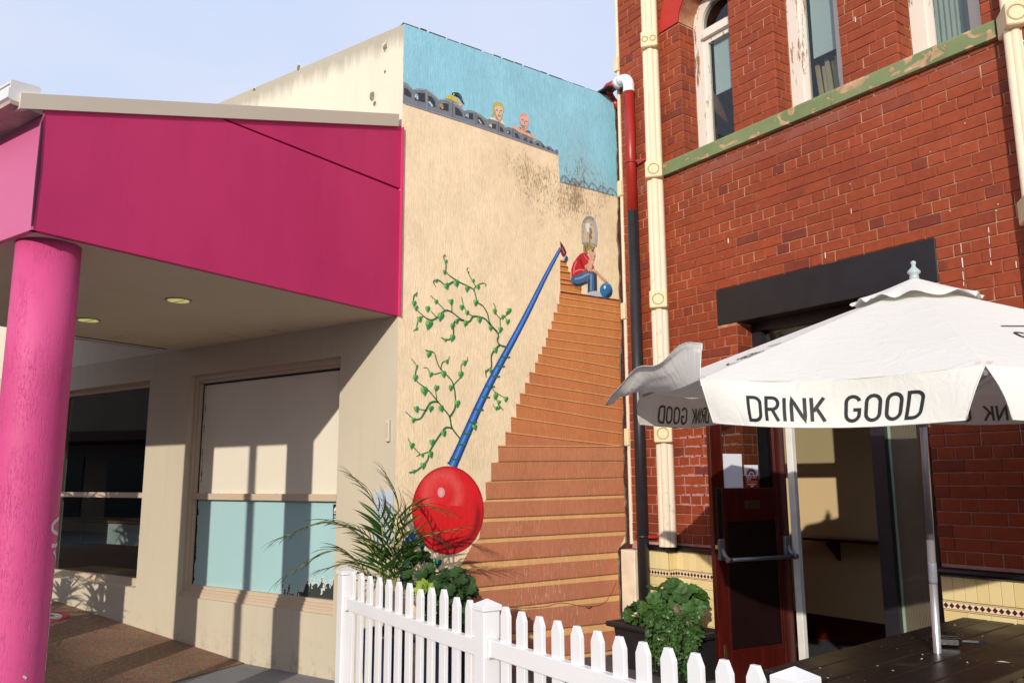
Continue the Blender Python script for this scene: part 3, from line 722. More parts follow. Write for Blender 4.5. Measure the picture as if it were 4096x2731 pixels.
strokes('painted_light', [([(203, 232), (222, 205), (226, 255)], .018, C(176, 206, 220), zt), ([(342, 275), (380, 325)], .022, C(170, 202, 218), zt), ([(462, 330), (478, 312), (480, 350)], .02, C(206, 176, 90), zt), ([(722, 425), (742, 405), (742, 440)], .015, C(170, 202, 218), zt), ([(850, 460), (880, 500)], .014, C(220, 190, 160), zt), ([(962, 525), (978, 512), (980, 540)], .016, C(232, 224, 196), zt), ([(1145, 598), (1155, 582)], .01, C(190, 210, 220), zt), ([(1230, 620), (1245, 635)], .012, C(40, 110, 160), zt), ([(1325, 668), (1335, 660)], .01, C(40, 110, 160), zt)], 0.0065, bal)
strokes('painted_joint', [([(320, 160), (320, 355)], .010, C(150, 156, 162), zt), ([(583, 275), (583, 440)], .010, C(96, 104, 112), zt), ([(823, 385), (823, 520)], .009, C(96, 104, 112), zt), ([(1053, 478), (1053, 596)], .008, C(96, 104, 112), zt), ([(1200, 550), (1200, 650)], .007, C(96, 104, 112), zt), ([(1345, 620), (1345, 700)], .006, C(96, 104, 112), zt), ([(1490, 683), (1490, 753)], .006, C(96, 104, 112), zt), ([(90, 290), (320, 363), (820, 523), (1200, 653), (1665, 813)], .012, C(142, 148, 170), zt)], 0.0065, bal)
strokes('painted_highlight', [([(88, 90), (150, 130), (185, 170)], .014, C(150, 158, 164), zt), ([(205, 160), (240, 153), (318, 165), (400, 220), (445, 270)], .014, C(150, 158, 164), zt), ([(470, 262), (520, 258), (582, 285), (660, 335), (705, 380)], .013, C(150, 158, 164), zt), ([(740, 372), (825, 392), (930, 466)], .011, C(150, 158, 164), zt), ([(975, 460), (1053, 484), (1120, 548)], .010, C(150, 158, 164), zt)], 0.0058, bal)
# faint second balustrade on the lower step
arcs = []
x0 = 1690
bx = lambda x: 1098+(x-1683)*0.262
for i in range(6):
    w = 96; xs = x0+i*w
    arcs.append(([(xs, bx(xs)-20), (xs+w*.22, bx(xs)-62), (xs+w*.5, bx(xs+w*.5)-72), (xs+w*.8, bx(xs+w*.8)-52), (xs+w, bx(xs+w)-20)], .017, C(128, 150, 164), zt))
    arcs.append(([(xs+w*.5, bx(xs+w*.5)-66), (xs+w*.52, bx(xs+w*.5))], .010, C(134, 154, 168), zt))
    arcs.append(([(xs+w*.2, bx(xs)-10), (xs+w*.38, bx(xs+w*.3)-40)], .008, C(190, 214, 224), zt))
arcs.append(([(1683, 1092), (1960, 1158), (2235, 1232)], .014, C(140, 158, 172), zt))
strokes('painted_balustrade', arcs, 0.0045, text='faint grey balustrade painted on the lower step')

# orange stairs
OR = [C(206, 132, 74), C(202, 128, 76), C(198, 124, 78), C(194, 121, 82)]
LT = C(238, 190, 128)
lefts = [(1505, 440), (1497, 475), (1483, 525), (1458, 583), (1445, 643), (1419, 698), (1405, 757), (1378, 817), (1352, 868), (1331, 928), (1292, 993), (1262, 1066), (1227, 1138), (1201, 1211), (1165, 1301), (1127, 1405), (1075, 1500)]
rights = [(1905, 500), (1905, 540), (1905, 588), (1910, 645), (1915, 702), (1920, 765), (1922, 825), (1924, 886), (1922, 968), (1925, 1040), (1928, 1105), (1930, 1172), (1930, 1245), (1930, 1338), (1930, 1415), (1930, 1500)]
rights.append((1933, 1500))
rights = [(x+26, y+(2 if y < 1400 else 0)) for x, y in rights[:16]+[(1933, 1502)]]
stair = MB(); st_e = empty('painted_stairs', (XM, 4.9, 1.5)); st_e.parent = mural; st_e.location = Vector((XM, 4.9, 1.5))-Vector(mural.location)
y45 = c5(1075, 1500)
def step(L1, R1, L2x, L2, R2, k, hh=0.002):
    # riser from its top line down to the next top line
    q = clip_r([M_at(*L1), M_at(*R1), M_at(*R2), M_at(*L2x)])
    col = OR[min(3, k//5)]; e = MB(); e.col = col; e.poly(q, MP(hh)); return e.build('painted_step', m_mural, st_e)
for i in range(16):
    L1 = c5(*lefts[i]); R1 = c5(*rights[i]); L2 = c5(*lefts[i+1]); R2 = c5(*rights[i+1])
    lx = (c5(lefts[i][0]+2, 0)[0], L2[1]+ (L1[1]-L2[1])*0.0)
    step(L1, R1, (lx[0], L2[1]+ (R2[1]-L2[1])*((lx[0]-L2[0])/(R2[0]-L2[0]))), L2, R2, i)
for i in range(0, 17):
    pts = [lefts[i], ((lefts[i][0]+rights[i][0])/2, (lefts[i][1]+rights[i][1])/2+((yr.random()-.5)*6)), rights[i]]
    q = clip_r([M_at(*c5(*p)) for p in pts]); e = MB(); e.ribbon(q, 0.009, MP(0.0034), C(224, 166, 108) if i else C(120, 40, 24))
    e.ribbon([(a, z-.009) for a, z in q], 0.006, MP(0.0030), C(150, 84, 48)); e.build('painted_nosing', m_mural, st_e)
low = [  # riser quads, tread quads (crop 8)
 ([(1078, 48), (1935, 43), (1935, 40), (1078, 0)], None),
]
R8 = [[(1077, -64), (1960, -64), (1960, 39), (1080, 45)], [(1030, 52), (1935, 46), (1938, 153), (1030, 176)], [(990, 187), (1940, 161), (1945, 270), (995, 303)], [(975, 322), (1945, 292), (1950, 392), (975, 432)], [(965, 460), (1950, 418), (1955, 518), (945, 575)], [(905, 608), (1958, 546), (1905, 662), (828, 743)], [(755, 795), (1905, 703), (1908, 810), (762, 925)], [(840, 945), (1908, 848), (1908, 953), (900, 1075)], [(900, 1100), (1912, 995), (1912, 1140), (900, 1255)], [(900, 1300), (1915, 1195), (1915, 1330), (900, 1440)], [(900, 1480), (1915, 1390), (1915, 1520), (900, 1620)]]
R8 = [[q[0], (q[1][0]+40, q[1][1]), (q[2][0]+40, q[2][1]), q[3]] if i else q for i, q in enumerate(R8)]
for i, q8 in enumerate(R8):
    q = clip_r(mp(c8, q8)); q = [(a, max(0.0, z)) for a, z in q]; e = MB(); e.col = C(196-i, 128-i, 90); e.poly(q, MP(0.002)); e.build('painted_step', m_mural, st_e)
for a, c in zip(R8[:-1], R8[1:]):
    q8 = [a[3], a[2], c[1], c[0]]
    q = clip_r(mp(c8, q8)); q = [(y, max(0.0, z)) for y, z in q]; e = MB(); e.col = C(226, 176, 118); e.poly(q, MP(0.0022)); tr = e.build('painted_tread', m_mural, st_e)
    qq = clip_r(mp(c8, [a[3], a[2]])); e = MB(); e.ribbon(qq, 0.012, MP(0.003), C(140, 84, 56)); e.build('painted_nosing', m_mural, st_e)
# upper small flight
UPS = [[(205, 905), (292, 920), (292, 978), (205, 972)], [(205, 972), (315, 990), (318, 1065), (203, 1050)], [(203, 1050), (343, 1070), (345, 1165), (205, 1150)], [(205, 1150), (360, 1175), (380, 1222), (205, 1210)], [(207, 1212), (492, 1248), (492, 1358), (207, 1320)], [(207, 1322), (1000, 1440), (1000, 1520), (192, 1388)]]
for q8 in UPS:
    q = mp(zb, q8); e = MB(); e.col = C(204, 130, 72); e.poly(q, MP(0.0024)); e.build('painted_step', m_mural, st_e)
    e = MB(); e.ribbon(q[:2], 0.012, MP(0.0034), C(110, 40, 26)); e.ribbon([(a, z+.012) for a, z in q[:2]], 0.008, MP(0.0036), C(226, 170, 110)); e.build('painted_nosing', m_mural, st_e)
strokes('painted_crack', [([(1100, 1068), (1160, 1040), (1240, 1050), (1400, 1040), (1520, 1015), (1680, 1040), (1790, 1025), (1850, 960), (1890, 870)], .005, C(90, 54, 40), c8), ([(1680, 1042), (1700, 1052), (1720, 1040)], .012, C(70, 44, 36), c8)], 0.0045, text='crack running through the lower steps')

# blue handrail and the vine wound round it
def rail(name, pts, ws, h):
    q = smooth_path([Vector((*M_at(*p), 0)) for p in pts], 8); m = len(q)
    W = [ws[0]+(ws[1]-ws[0])*i/(m-1) for i in range(m)]
    e = MB()
    for k0, k1, col in ((-.5, -.28, C(30, 62, 128)), (-.28, -.05, C(52, 104, 186)), (-.05, .15, C(96, 152, 222)), (.15, .34, C(56, 110, 194)), (.34, .5, C(34, 70, 144))):
        ids = []
        for i in range(m):
            t = (q[min(i+1, m-1)]-q[max(i-1, 0)]).normalized(); nn = Vector((-t.y, t.x, 0))
            ids.append((e.vert(MP(h)(*(q[i]+nn*W[i]*k0).xy)), e.vert(MP(h)(*(q[i]+nn*W[i]*k1).xy))))
        for i in range(m-1): e.face((ids[i][0], ids[i+1][0], ids[i+1][1], ids[i][1]), col)
    return e.build(name, m_mural, mural)
r_ = rail('painted_handrail', [c8(757, 78), c5(793, 1568), c5(1000, 1110), c5(1250, 640), c5(1400, 340), c5(1506, 142)], (0.105, 0.030), 0.004); r_['label'] = 'blue handrail rising beside the stairs'
r_ = rail('painted_handrail', [c8(512, 555), c8(470, 600), c8(448, 650), c8(445, 740), c8(440, 880)], (0.10, 0.105), 0.004); r_['label'] = 'lower end of the blue handrail under the red ball'
GS = C(58, 122, 70)
V = [[(705, 640), (655, 625), (640, 590), (645, 555), (590, 480), (575, 420), (545, 370), (508, 340), (485, 265), (440, 235), (380, 205), (305, 150), (300, 95), (285, 50), (292, 32), (300, 40)],
 [(485, 265), (497, 240), (540, 220), (565, 225), (560, 240)], [(497, 240), (480, 210), (447, 150), (440, 125), (450, 118)], [(380, 205), (345, 210), (300, 235), (270, 210), (240, 195), (218, 210), (232, 240)],
 [(640, 540), (590, 490), (560, 455), (520, 440), (480, 438), (455, 470), (420, 465), (385, 445), (340, 410), (295, 398), (240, 445), (205, 460), (165, 445), (115, 400), (95, 375), (85, 330), (90, 300), (112, 278)],
 [(480, 438), (440, 410), (415, 360), (405, 310)], [(340, 410), (338, 350)], [(295, 398), (240, 340), (200, 300)], [(240, 445), (200, 400)], [(150, 440), (120, 455), (105, 515), (85, 535)], [(420, 465), (375, 460), (350, 490), (350, 545), (340, 580), (300, 590), (268, 575)],
 [(645, 555), (660, 520), (660, 455), (690, 440), (715, 400)], [(660, 455), (625, 410), (625, 370), (612, 350)], [(690, 440), (705, 470)], [(655, 625), (620, 660), (600, 700), (600, 770), (570, 795), (562, 815), (568, 838)],
 [(395, 1245), (340, 1170), (325, 1100), (280, 1040), (240, 990), (185, 925), (105, 860), (100, 800), (108, 765), (72, 715)], [(240, 990), (232, 920)], [(250, 1000), (200, 1005), (160, 1065), (130, 1110), (85, 1110), (35, 1065)], [(175, 1060), (110, 1045)],
 [(325, 1100), (360, 1040), (362, 960), (350, 890), (330, 850), (260, 775), (235, 715), (220, 675), (165, 660)], [(350, 890), (400, 830), (402, 760), (440, 735), (442, 705)], [(265, 790), (280, 740), (315, 730), (322, 700)], [(285, 800), (230, 818), (195, 810), (180, 780), (152, 775)],
 [(340, 1175), (300, 1170), (265, 1210), (225, 1270), (190, 1330), (180, 1380), (150, 1415), (100, 1455), (56, 1465)], [(190, 1330), (140, 1345), (105, 1360)], [(130, 1345), (75, 1285), (50, 1240)],
 [(600, 900), (625, 935), (690, 975)], [(625, 935), (640, 1000), (655, 1030), (682, 1055)], [(655, 1010), (630, 1045), (610, 1015)]]
vine = strokes('painted_vine', [(p, (0.015, 0.006) if len(p) > 5 else (0.009, 0.006), GS, zv) for p in V]+[([(x-27, y-4), (x, y+4), (x+27, y)], .015, C(46, 116, 70), zv) for x, y in ((697, 706), (663, 767), (630, 834), (597, 900), (565, 970), (522, 1053), (480, 1135), (443, 1210), (405, 1280), (357, 1377))], 0.0058, text='green heart-leaved vine winding round the painted handrail')
strokes('painted_shade', [([(a+3, c+5) for a, c in p], 0.004, C(34, 78, 56), zv) for p in V if len(p) > 5], 0.0064, vine)
strokes('painted_stem', [([(545, 600), (553, 640), (548, 690), (552, 745)], .03, C(30, 110, 100), c8), ([(553, 640), (570, 612)], .02, C(30, 110, 100), c8)], 0.005, vine)
LV = [(303, 77, 24), (292, 148, 32), (370, 222, 48), (305, 240, 46), (238, 205, 24), (440, 257, 42), (480, 205, 28), (513, 247, 32), (448, 148, 16), (497, 350, 42), (90, 355, 40), (103, 383, 36), (103, 298, 16), (180, 390, 42), (265, 442, 58), (187, 495, 64), (128, 458, 42), (107, 520, 24), (235, 342, 32), (335, 345, 42), (405, 380, 38), (440, 415, 34), (430, 485, 42), (522, 463, 42), (372, 473, 32), (343, 503, 40), (342, 582, 46), (298, 595, 24), (595, 517, 36), (660, 527, 38), (623, 407, 36), (675, 443, 32), (703, 418, 28), (718, 402, 38), (707, 474, 38), (628, 662, 40), (595, 797, 28), (563, 800, 20),
 (187, 690, 42), (108, 767, 22), (98, 845, 44), (158, 932, 60), (237, 912, 44), (200, 822, 36), (285, 820, 46), (307, 738, 32), (423, 747, 40), (398, 823, 46), (333, 910, 42), (375, 1015, 50), (270, 1047, 46), (200, 1047, 44), (107, 1052, 46), (85, 1123, 36), (287, 1210, 46), (210, 1272, 48), (75, 1290, 44), (145, 1355, 28), (200, 1350, 46), (150, 1423, 46), (90, 1460, 28), (627, 967, 40), (695, 985, 38), (650, 1005, 30), (633, 1045, 28), (650, 1040, 28), (492, 1170, 40)]
heart = [(0, .5), (-.18, .28), (-.38, .02), (-.44, -.22), (-.34, -.42), (-.16, -.46), (0, -.32), (.16, -.46), (.34, -.42), (.44, -.22), (.38, .02), (.18, .28)]
def leafpaint(cx, cy, s, cf, rot, c1, c2, c3):
    e = MB(); sc = 0.82
    def T(p): 
        x, y = p[0]*s*sc, p[1]*s; return (cx+x*math.cos(rot)-y*math.sin(rot), cy+x*math.sin(rot)+y*math.cos(rot))
    f = MP(0.0074); cen = M_at(*cf(cx, cy)); rim = [M_at(*cf(*T(p))) for p in heart]
    ic = e.vert(f(*cen)); ids = [e.vert(f(*p)) for p in rim]
    for i in range(len(ids)):
        k = c1 if i in (2, 3, 4, 5) else (c2 if i < 2 or i in (6, 7) else c3)
        e.face((ic, ids[i], ids[(i+1) % len(ids)]), k)
    e.ribbon([M_at(*cf(*T((0, -.34)))), M_at(*cf(*T((0, .42))))], 0.006, MP(0.0082), c3)
    return e.build('painted_leaf', m_mural, vine, fix=False)
for (x, y, s) in LV:
    leafpaint(x, y, s*1.12, zv, yr.uniform(-.3, .3), C(140, 190, 92), C(78, 164, 92), C(50, 130, 80))
leafpaint(660, 745, 72, c8, 0.1, C(40, 150, 130), C(24, 128, 112), C(14, 84, 80))
# white chimney-like bits: red ball
def disc(name, cx, cy, rx, ry, cf, shade, h, n=40, rings=10, rot=0, parent=mural, text=None):
    e = MB(); f = MP(h); grid = []
    for j in range(rings+1):
        rr = j/rings; row = []
        for i in range(n):
            a = 2*math.pi*i/n; x, y = rx*rr*math.cos(a), ry*rr*math.sin(a)
            xx, yy = x*math.cos(rot)-y*math.sin(rot), x*math.sin(rot)+y*math.cos(rot)
            row.append((e.vert(f(*M_at(*cf(cx+xx, cy+yy)))), shade(rr*math.cos(a), rr*math.sin(a))))
        grid.append(row)
    for j in range(rings):
        for i in range(n):
            q = [grid[j][i], grid[j+1][i], grid[j+1][(i+1) % n], grid[j][(i+1) % n]]
            e.face([k[0] for k in q], tuple(k[1] for k in q))
    return e.build(name, m_mural, parent, text=text, fix=False)
def mixc(a, b, t): t = max(0, min(1, t)); return tuple(a[i]+(b[i]-a[i])*t for i in range(3))
def ballshade(x, y):
    base = C(222, 30, 36); d = math.hypot(x, y)
    r = math.hypot(x+0.15, y+0.35)
    c = mixc(base, C(238, 112, 106), max(0, 1-abs(r-0.45)/0.22)*0.55 if y < -.1 else 0)
    c = mixc(c, C(232, 76, 74), max(0, 1-math.hypot(x+.35, y+.6)/.6)*.6)
    q = math.hypot((x-0.12)/0.85, (y-0.10)/0.82)
    c = mixc(c, C(92, 12, 24), max(0, 1-abs(q-0.86)/0.16)*0.8*max(0, min(1, (y+x*.5-.05)*2.0)))
    c = mixc(c, C(150, 16, 26), max(0, (d-0.93)/0.07)*0.7)
    return c
ball = disc('painted_ball', 728, 378, 247, 303, c8, ballshade, 0.0088, 72, 26, text='big glossy red ball painted at the foot of the handrail')
disc('painted_glint', 682, 255, 26, 34, c8, lambda x, y: mixc(C(240, 190, 192), C(232, 150, 156), math.hypot(x, y)), 0.010, 20, 3, parent=ball)

# people painted along the top
def figure(name, text, cf, parts, h0=0.0068):
    fe = empty(name, (XM, 4.4, 4.5)); fe.parent = mural; fe.location = Vector((XM, 4.4, 4.5))-Vector(mural.location); fe['label'] = text
    for i, (n, pts, col, sm) in enumerate(parts):
        if sm == 'line':
            e = MB(); e.ribbon([(p.x, p.y) for p in smooth_path([Vector((*M_at(*cf(*p)), 0)) for p in pts[0]], 4)], pts[1], MP(h0+i*0.00045), col); e.build(n, m_mural, fe)
        else: paint(n, pts, col, h0+i*0.00045, fe, cf=cf, smooth=sm)
    return fe
SK = C(226, 196, 164); SK2 = C(198, 150, 122)
figure('painted_person', 'painted blond child in a dark cap looking over the balustrade', zt, [
 ('painted_hair', [(505, 238), (540, 218), (575, 205), (620, 240), (655, 275), (650, 295), (600, 275), (560, 255), (530, 250)], C(206, 186, 76), 3),
 ('painted_face', [(640, 285), (680, 292), (684, 318), (668, 330), (650, 305)], C(222, 176, 156), 3),
 ('painted_cap', [(574, 205), (580, 188), (605, 182), (645, 188), (675, 220), (692, 275), (708, 304), (682, 290), (650, 240), (600, 214)], C(34, 52, 66), 3),
 ('painted_badge', [(588, 195), (602, 192), (604, 208), (590, 210)], C(190, 200, 90), 0),
 ('painted_highlight', ([(640, 200), (665, 230), (680, 268)], .012), C(80, 108, 122), 'line')])
figure('painted_person', 'painted blond person smiling over the balustrade', zt, [
 ('painted_hair', [(985, 432), (995, 380), (995, 320), (1015, 288), (1050, 278), (1088, 296), (1101, 330), (1096, 390), (1010, 400), (1003, 440)], C(196, 176, 92), 3),
 ('painted_shirt', [(940, 448), (985, 436), (1020, 445), (1075, 485), (1092, 462), (1126, 525), (1100, 510), (1060, 480), (1000, 462)], C(232, 222, 196), 0),
 ('painted_face', [(1010, 352), (1030, 322), (1086, 326), (1099, 365), (1092, 420), (1076, 462), (1050, 458), (1020, 420)], SK, 3),
 ('painted_neck', [(1020, 430), (1048, 455), (1078, 462), (1070, 482), (1030, 462)], SK2, 0),
 ('painted_eye', ([(1030, 365), (1048, 362)], .010), C(120, 96, 84), 'line'), ('painted_eye', ([(1068, 368), (1086, 372)], .010), C(120, 96, 84), 'line'),
 ('painted_nose', ([(1062, 372), (1066, 395), (1058, 400)], .007), C(186, 138, 112), 'line'),
 ('painted_mouth', [(1042, 405), (1062, 414), (1084, 412), (1072, 432), (1052, 428)], C(150, 80, 76), 0), ('painted_teeth', [(1048, 411), (1062, 416), (1078, 415), (1068, 424)], C(240, 232, 220), 0),
 ('painted_shade', ([(1014, 360), (1022, 410), (1045, 452)], .012), C(190, 150, 120), 'line')])
figure('painted_person', 'painted pink-faced person in a blue singlet leaning on the balustrade', zt, [
 ('painted_shirt', [(1265, 538), (1300, 595), (1388, 604), (1372, 575), (1340, 560), (1290, 545)], C(62, 108, 128), 0),
 ('painted_neck', [(1285, 530), (1345, 540), (1352, 572), (1310, 585), (1280, 556)], C(214, 160, 142), 0),
 ('painted_face', [(1266, 440), (1274, 410), (1300, 396), (1335, 402), (1358, 432), (1362, 485), (1347, 535), (1320, 552), (1290, 530), (1270, 480)], C(228, 178, 160), 3),
 ('painted_hair', [(1266, 440), (1274, 410), (1300, 396), (1335, 402), (1358, 432), (1340, 425), (1300, 420), (1280, 430)], C(220, 158, 146), 0),
 ('painted_arm', [(1195, 520), (1230, 516), (1290, 570), (1340, 592), (1400, 612), (1442, 655), (1420, 660), (1330, 618), (1260, 590), (1208, 548)], C(226, 174, 150), 0),
 ('painted_eye', ([(1288, 462), (1306, 466)], .010), C(110, 90, 110), 'line'), ('painted_eye', ([(1328, 476), (1346, 482)], .010), C(110, 90, 110), 'line'),
 ('painted_nose', ([(1318, 475), (1316, 500), (1326, 504)], .007), C(190, 120, 110), 'line'),
 ('painted_mouth', [(1292, 508), (1312, 520), (1334, 520), (1318, 534), (1300, 526)], C(150, 74, 78), 0), ('painted_teeth', [(1298, 512), (1314, 521), (1328, 521), (1314, 527)], C(238, 228, 218), 0),
 ('painted_shade', ([(1270, 480), (1290, 528), (1320, 549)], .010), C(190, 130, 120), 'line')])
# boy on the stairs
RD = C(196, 40, 46); JN = C(64, 104, 146)
figure('painted_boy', 'painted boy in a red shirt and jeans sitting on the stairs, chin on hand', zb, [
 ('painted_stool', [(350, 1120), (355, 1175), (380, 1222), (492, 1250), (492, 1300), (400, 1260), (345, 1200)], C(170, 104, 58), 0),
 ('painted_leg', [(640, 1030), (700, 1085), (706, 1300), (664, 1312), (648, 1180)], C(34, 58, 84), 0),
 ('painted_jeans', [(350, 1122), (450, 1085), (560, 1048), (606, 1028), (645, 1048), (662, 1100), (664, 1308), (575, 1332), (576, 1200), (520, 1222), (450, 1238), (380, 1222), (356, 1175)], JN, 0),
 ('painted_fold', ([(400, 1150), (480, 1130), (560, 1090), (600, 1075)], .020), C(124, 158, 182), 'line'), ('painted_fold', ([(620, 1080), (622, 1180), (620, 1300)], .018), C(120, 158, 190), 'line'),
 ('painted_shade', ([(380, 1215), (450, 1230), (560, 1190)], .022), C(26, 44, 62), 'line'), ('painted_shade', ([(590, 1150), (588, 1320)], .016), C(30, 52, 80), 'line'),
 ('painted_shoe', [(580, 1340), (600, 1322), (650, 1312), (710, 1312), (752, 1342), (768, 1392), (690, 1386), (582, 1366)], C(192, 198, 204), 0),
 ('painted_shirt', [(505, 790), (545, 798), (592, 850), (640, 940), (665, 990), (640, 1008), (600, 1020), (535, 1042), (450, 1082), (350, 1118), (350, 1012), (376, 930), (432, 850), (470, 808)], RD, 0),
 ('painted_fold', ([(420, 900), (390, 990), (380, 1080)], .018), C(226, 110, 112), 'line'), ('painted_fold', ([(395, 1050), (470, 1020), (530, 1035)], .012), C(230, 130, 130), 'line'), ('painted_shade', ([(470, 880), (490, 950), (510, 1000)], .018), C(130, 20, 34), 'line'), ('painted_fold', ([(520, 820), (560, 880), (590, 900)], .014), C(224, 100, 104), 'line'),
 ('painted_arm', [(640, 1000), (690, 1025), (770, 1110), (830, 1165), (858, 1200), (800, 1180), (740, 1125), (660, 1035)], C(222, 170, 142), 0),
 ('painted_arm', [(590, 875), (640, 872), (648, 915), (612, 1052), (575, 1055), (538, 1005), (530, 968), (576, 935)], C(224, 172, 146), 0),
 ('painted_shade', ([(545, 985), (575, 1045), (605, 1040)], .012), C(160, 96, 84), 'line'),
 ('painted_face', [(575, 745), (620, 735), (656, 745), (670, 775), (674, 830), (664, 850), (664, 872), (650, 892), (625, 875), (595, 840), (578, 795)], C(226, 178, 150), 0),
 ('painted_hair', [(508, 735), (510, 690), (532, 668), (600, 662), (664, 690), (660, 722), (625, 740), (590, 752), (572, 790), (552, 802), (528, 795), (512, 770)], C(160, 142, 92), 2),
 ('painted_shade', ([(530, 690), (540, 740), (548, 790)], .012), C(84, 74, 50), 'line'), ('painted_shade', ([(570, 680), (565, 730)], .010), C(96, 86, 56), 'line'), ('painted_fold', ([(610, 672), (645, 700), (655, 715)], .010), C(210, 196, 140), 'line'),
 ('painted_hand', [(565, 765), (600, 768), (625, 800), (640, 835), (640, 880), (595, 876), (572, 830)], C(228, 184, 160), 0),
 ('painted_fold', ([(590, 790), (615, 830), (622, 860)], .006), C(176, 116, 100), 'line'),
 ('painted_eye', ([(624, 768), (648, 770)], .011), C(60, 48, 44), 'line'), ('painted_brow', ([(618, 752), (652, 752)], .008), C(130, 100, 70), 'line'), ('painted_mouth', ([(650, 838), (668, 842)], .008), C(170, 90, 84), 'line')], 0.0062)
def bshade(x, y):
    c = mixc(C(44, 116, 172), C(24, 34, 48), (x*.7+y*.8-.25)*1.9); c = mixc(c, C(110, 172, 214), max(0, (-y-.55))*1.4)
    return mixc(c, C(90, 160, 200), max(0, (math.hypot(x, y)-.9)*8)*.6)
bb = disc('painted_ball', 828, 1305, 88, 108, zb, bshade, 0.0062, 40, 12, text='small dark blue ball under the boy\'s hand')
disc('painted_glint', 808, 1260, 16, 24, zb, lambda x, y: C(214, 226, 232), 0.0072, 14, 2, parent=bb)
# niche with a white bird
figure('painted_niche', 'grey arched niche with a white bird painted above the boy', zb, [
 ('painted_arch', [(500, 655), (490, 500), (505, 375), (555, 298), (608, 284), (660, 310), (692, 372), (716, 520), (708, 690), (640, 668), (580, 655)], C(176, 178, 172), 0),
 ('painted_recess', [(530, 640), (525, 500), (545, 400), (600, 345), (650, 400), (672, 520), (668, 660), (590, 640)], C(204, 186, 150), 0),
 ('painted_shade', ([(520, 380), (560, 320), (610, 310), (660, 345)], .028), C(150, 144, 140), 'line'),
 ('painted_bird', [(548, 400), (568, 385), (596, 392), (640, 404), (604, 422), (606, 470), (592, 518), (566, 490), (548, 436)], C(236, 236, 230), 0),
 ('painted_wing', [(598, 445), (626, 460), (640, 500), (632, 540), (600, 530)], C(128, 124, 122), 0),
 ('painted_leg', ([(596, 530), (602, 590), (606, 650)], .016), C(160, 116, 104), 'line'), ('painted_tail', ([(612, 540), (628, 600)], .020), C(104, 100, 104), 'line'),
 ('painted_base', ([(500, 655), (590, 662), (700, 690)], .018), C(140, 160, 160), 'line'), ('painted_beak', ([(602, 405), (640, 406)], .010), C(150, 156, 160), 'line')], 0.0046)
# climbing figure at the top end of the handrail
figure('painted_climber', 'tiny maroon figure painted at the top end of the handrail', zb, [
 ('painted_body', [(200, 628), (232, 672), (262, 722), (288, 780), (282, 812), (250, 848), (222, 818), (204, 770), (206, 710)], C(116, 38, 42), 0),
 ('painted_fold', ([(222, 720), (245, 775), (262, 800)], .012), C(176, 112, 108), 'line'),
 ('painted_foot', [(214, 890), (240, 872), (262, 866), (262, 892), (225, 902)], C(226, 170, 160), 0),
 ('painted_shoe', [(262, 862), (285, 828), (306, 850), (304, 888), (282, 916), (258, 906)], C(40, 82, 112), 2)], 0.0062)
# ------------------------------------------------------------------ red brick building
pub = empty('brick_building', (-4.0, YB, 0), 'old red brick building with arched upper windows, cream mouldings and an open mahogany door', 'building')
ZC = 0.0869                                            # one brick course
ZL = EYE+1.695                                         # a bed joint (top of the black lintel)
DX0, DX1 = -4.60, -2.99                                # door opening
ZLB = EYE+1.37
WN = [(-5.119, -4.518), (-4.041, -3.425), (-2.955, -2.362)]
ZSB, ZST = EYE+2.955, EYE+3.085                        # sill bottom / top
ZIM = EYE+4.49                                         # arch springing
ZTOP = EYE+6.2
XPL, XPR = -5.905, -5.42                               # left pilaster
YP = 5.60
XR = -2.165                                             # right pilaster starts
ZCAP = EYE-0.615
REC = 0.21
mort = 0.007
# mortar-faced backing
b = MB(); Yk = YB+mort; D = 0.30
b.abox(XPR-.2, DX0-mort, Yk, Yk+D, ZCAP-.02, ZL); b.abox(DX1+mort, XR+3.2, Yk, Yk+D, ZCAP-.02, ZL)
b.abox(XPR-.2, XR+3.2, Yk, Yk+D, ZL, ZST-.02)
b.abox(XPR-.2, DX0, Yk, Yk+D, 0, ZCAP-.021); b.abox(DX1, XR+3.2, Yk, Yk+D, 0, ZCAP-.021)
piers = [(-5.62, WN[0][0]), (WN[0][1], WN[1][0]), (WN[1][1], WN[2][0]), (WN[2][1], XR+3.2)]
for x0, x1 in piers: b.abox(x0+mort, x1-mort, Yk, Yk+D, ZST-.02, ZIM)
ztx = ZIM
poly = [(piers[0][0], ZIM)]
for x0, x1 in WN:
    c, r = (x0+x1)/2, (x1-x0)/2
    poly += [(c-r*math.cos(a), ZIM+r*math.sin(a)) for a in np.linspace(0, math.pi, 17)]
poly += [(XR+3.2, ZIM), (XR+3.2, ZTOP), (piers[0][0], ZTOP)]
b.prism(poly, Yk, Yk+D, lambda x, z, h: (x, h, z))
b.abox(XPL+mort, XPR-mort, YP+mort, YP+.32, ZCAP-.02, ZTOP); b.abox(XR+.0+mort, XR+3.2, YP+mort, Yk-.001, ZCAP-.02, ZTOP)
b.abox(XPL+mort, XPL+.25, YP+.33, YP+8, 0, ZTOP)
b.build('wall_core', m_mortar, pub)

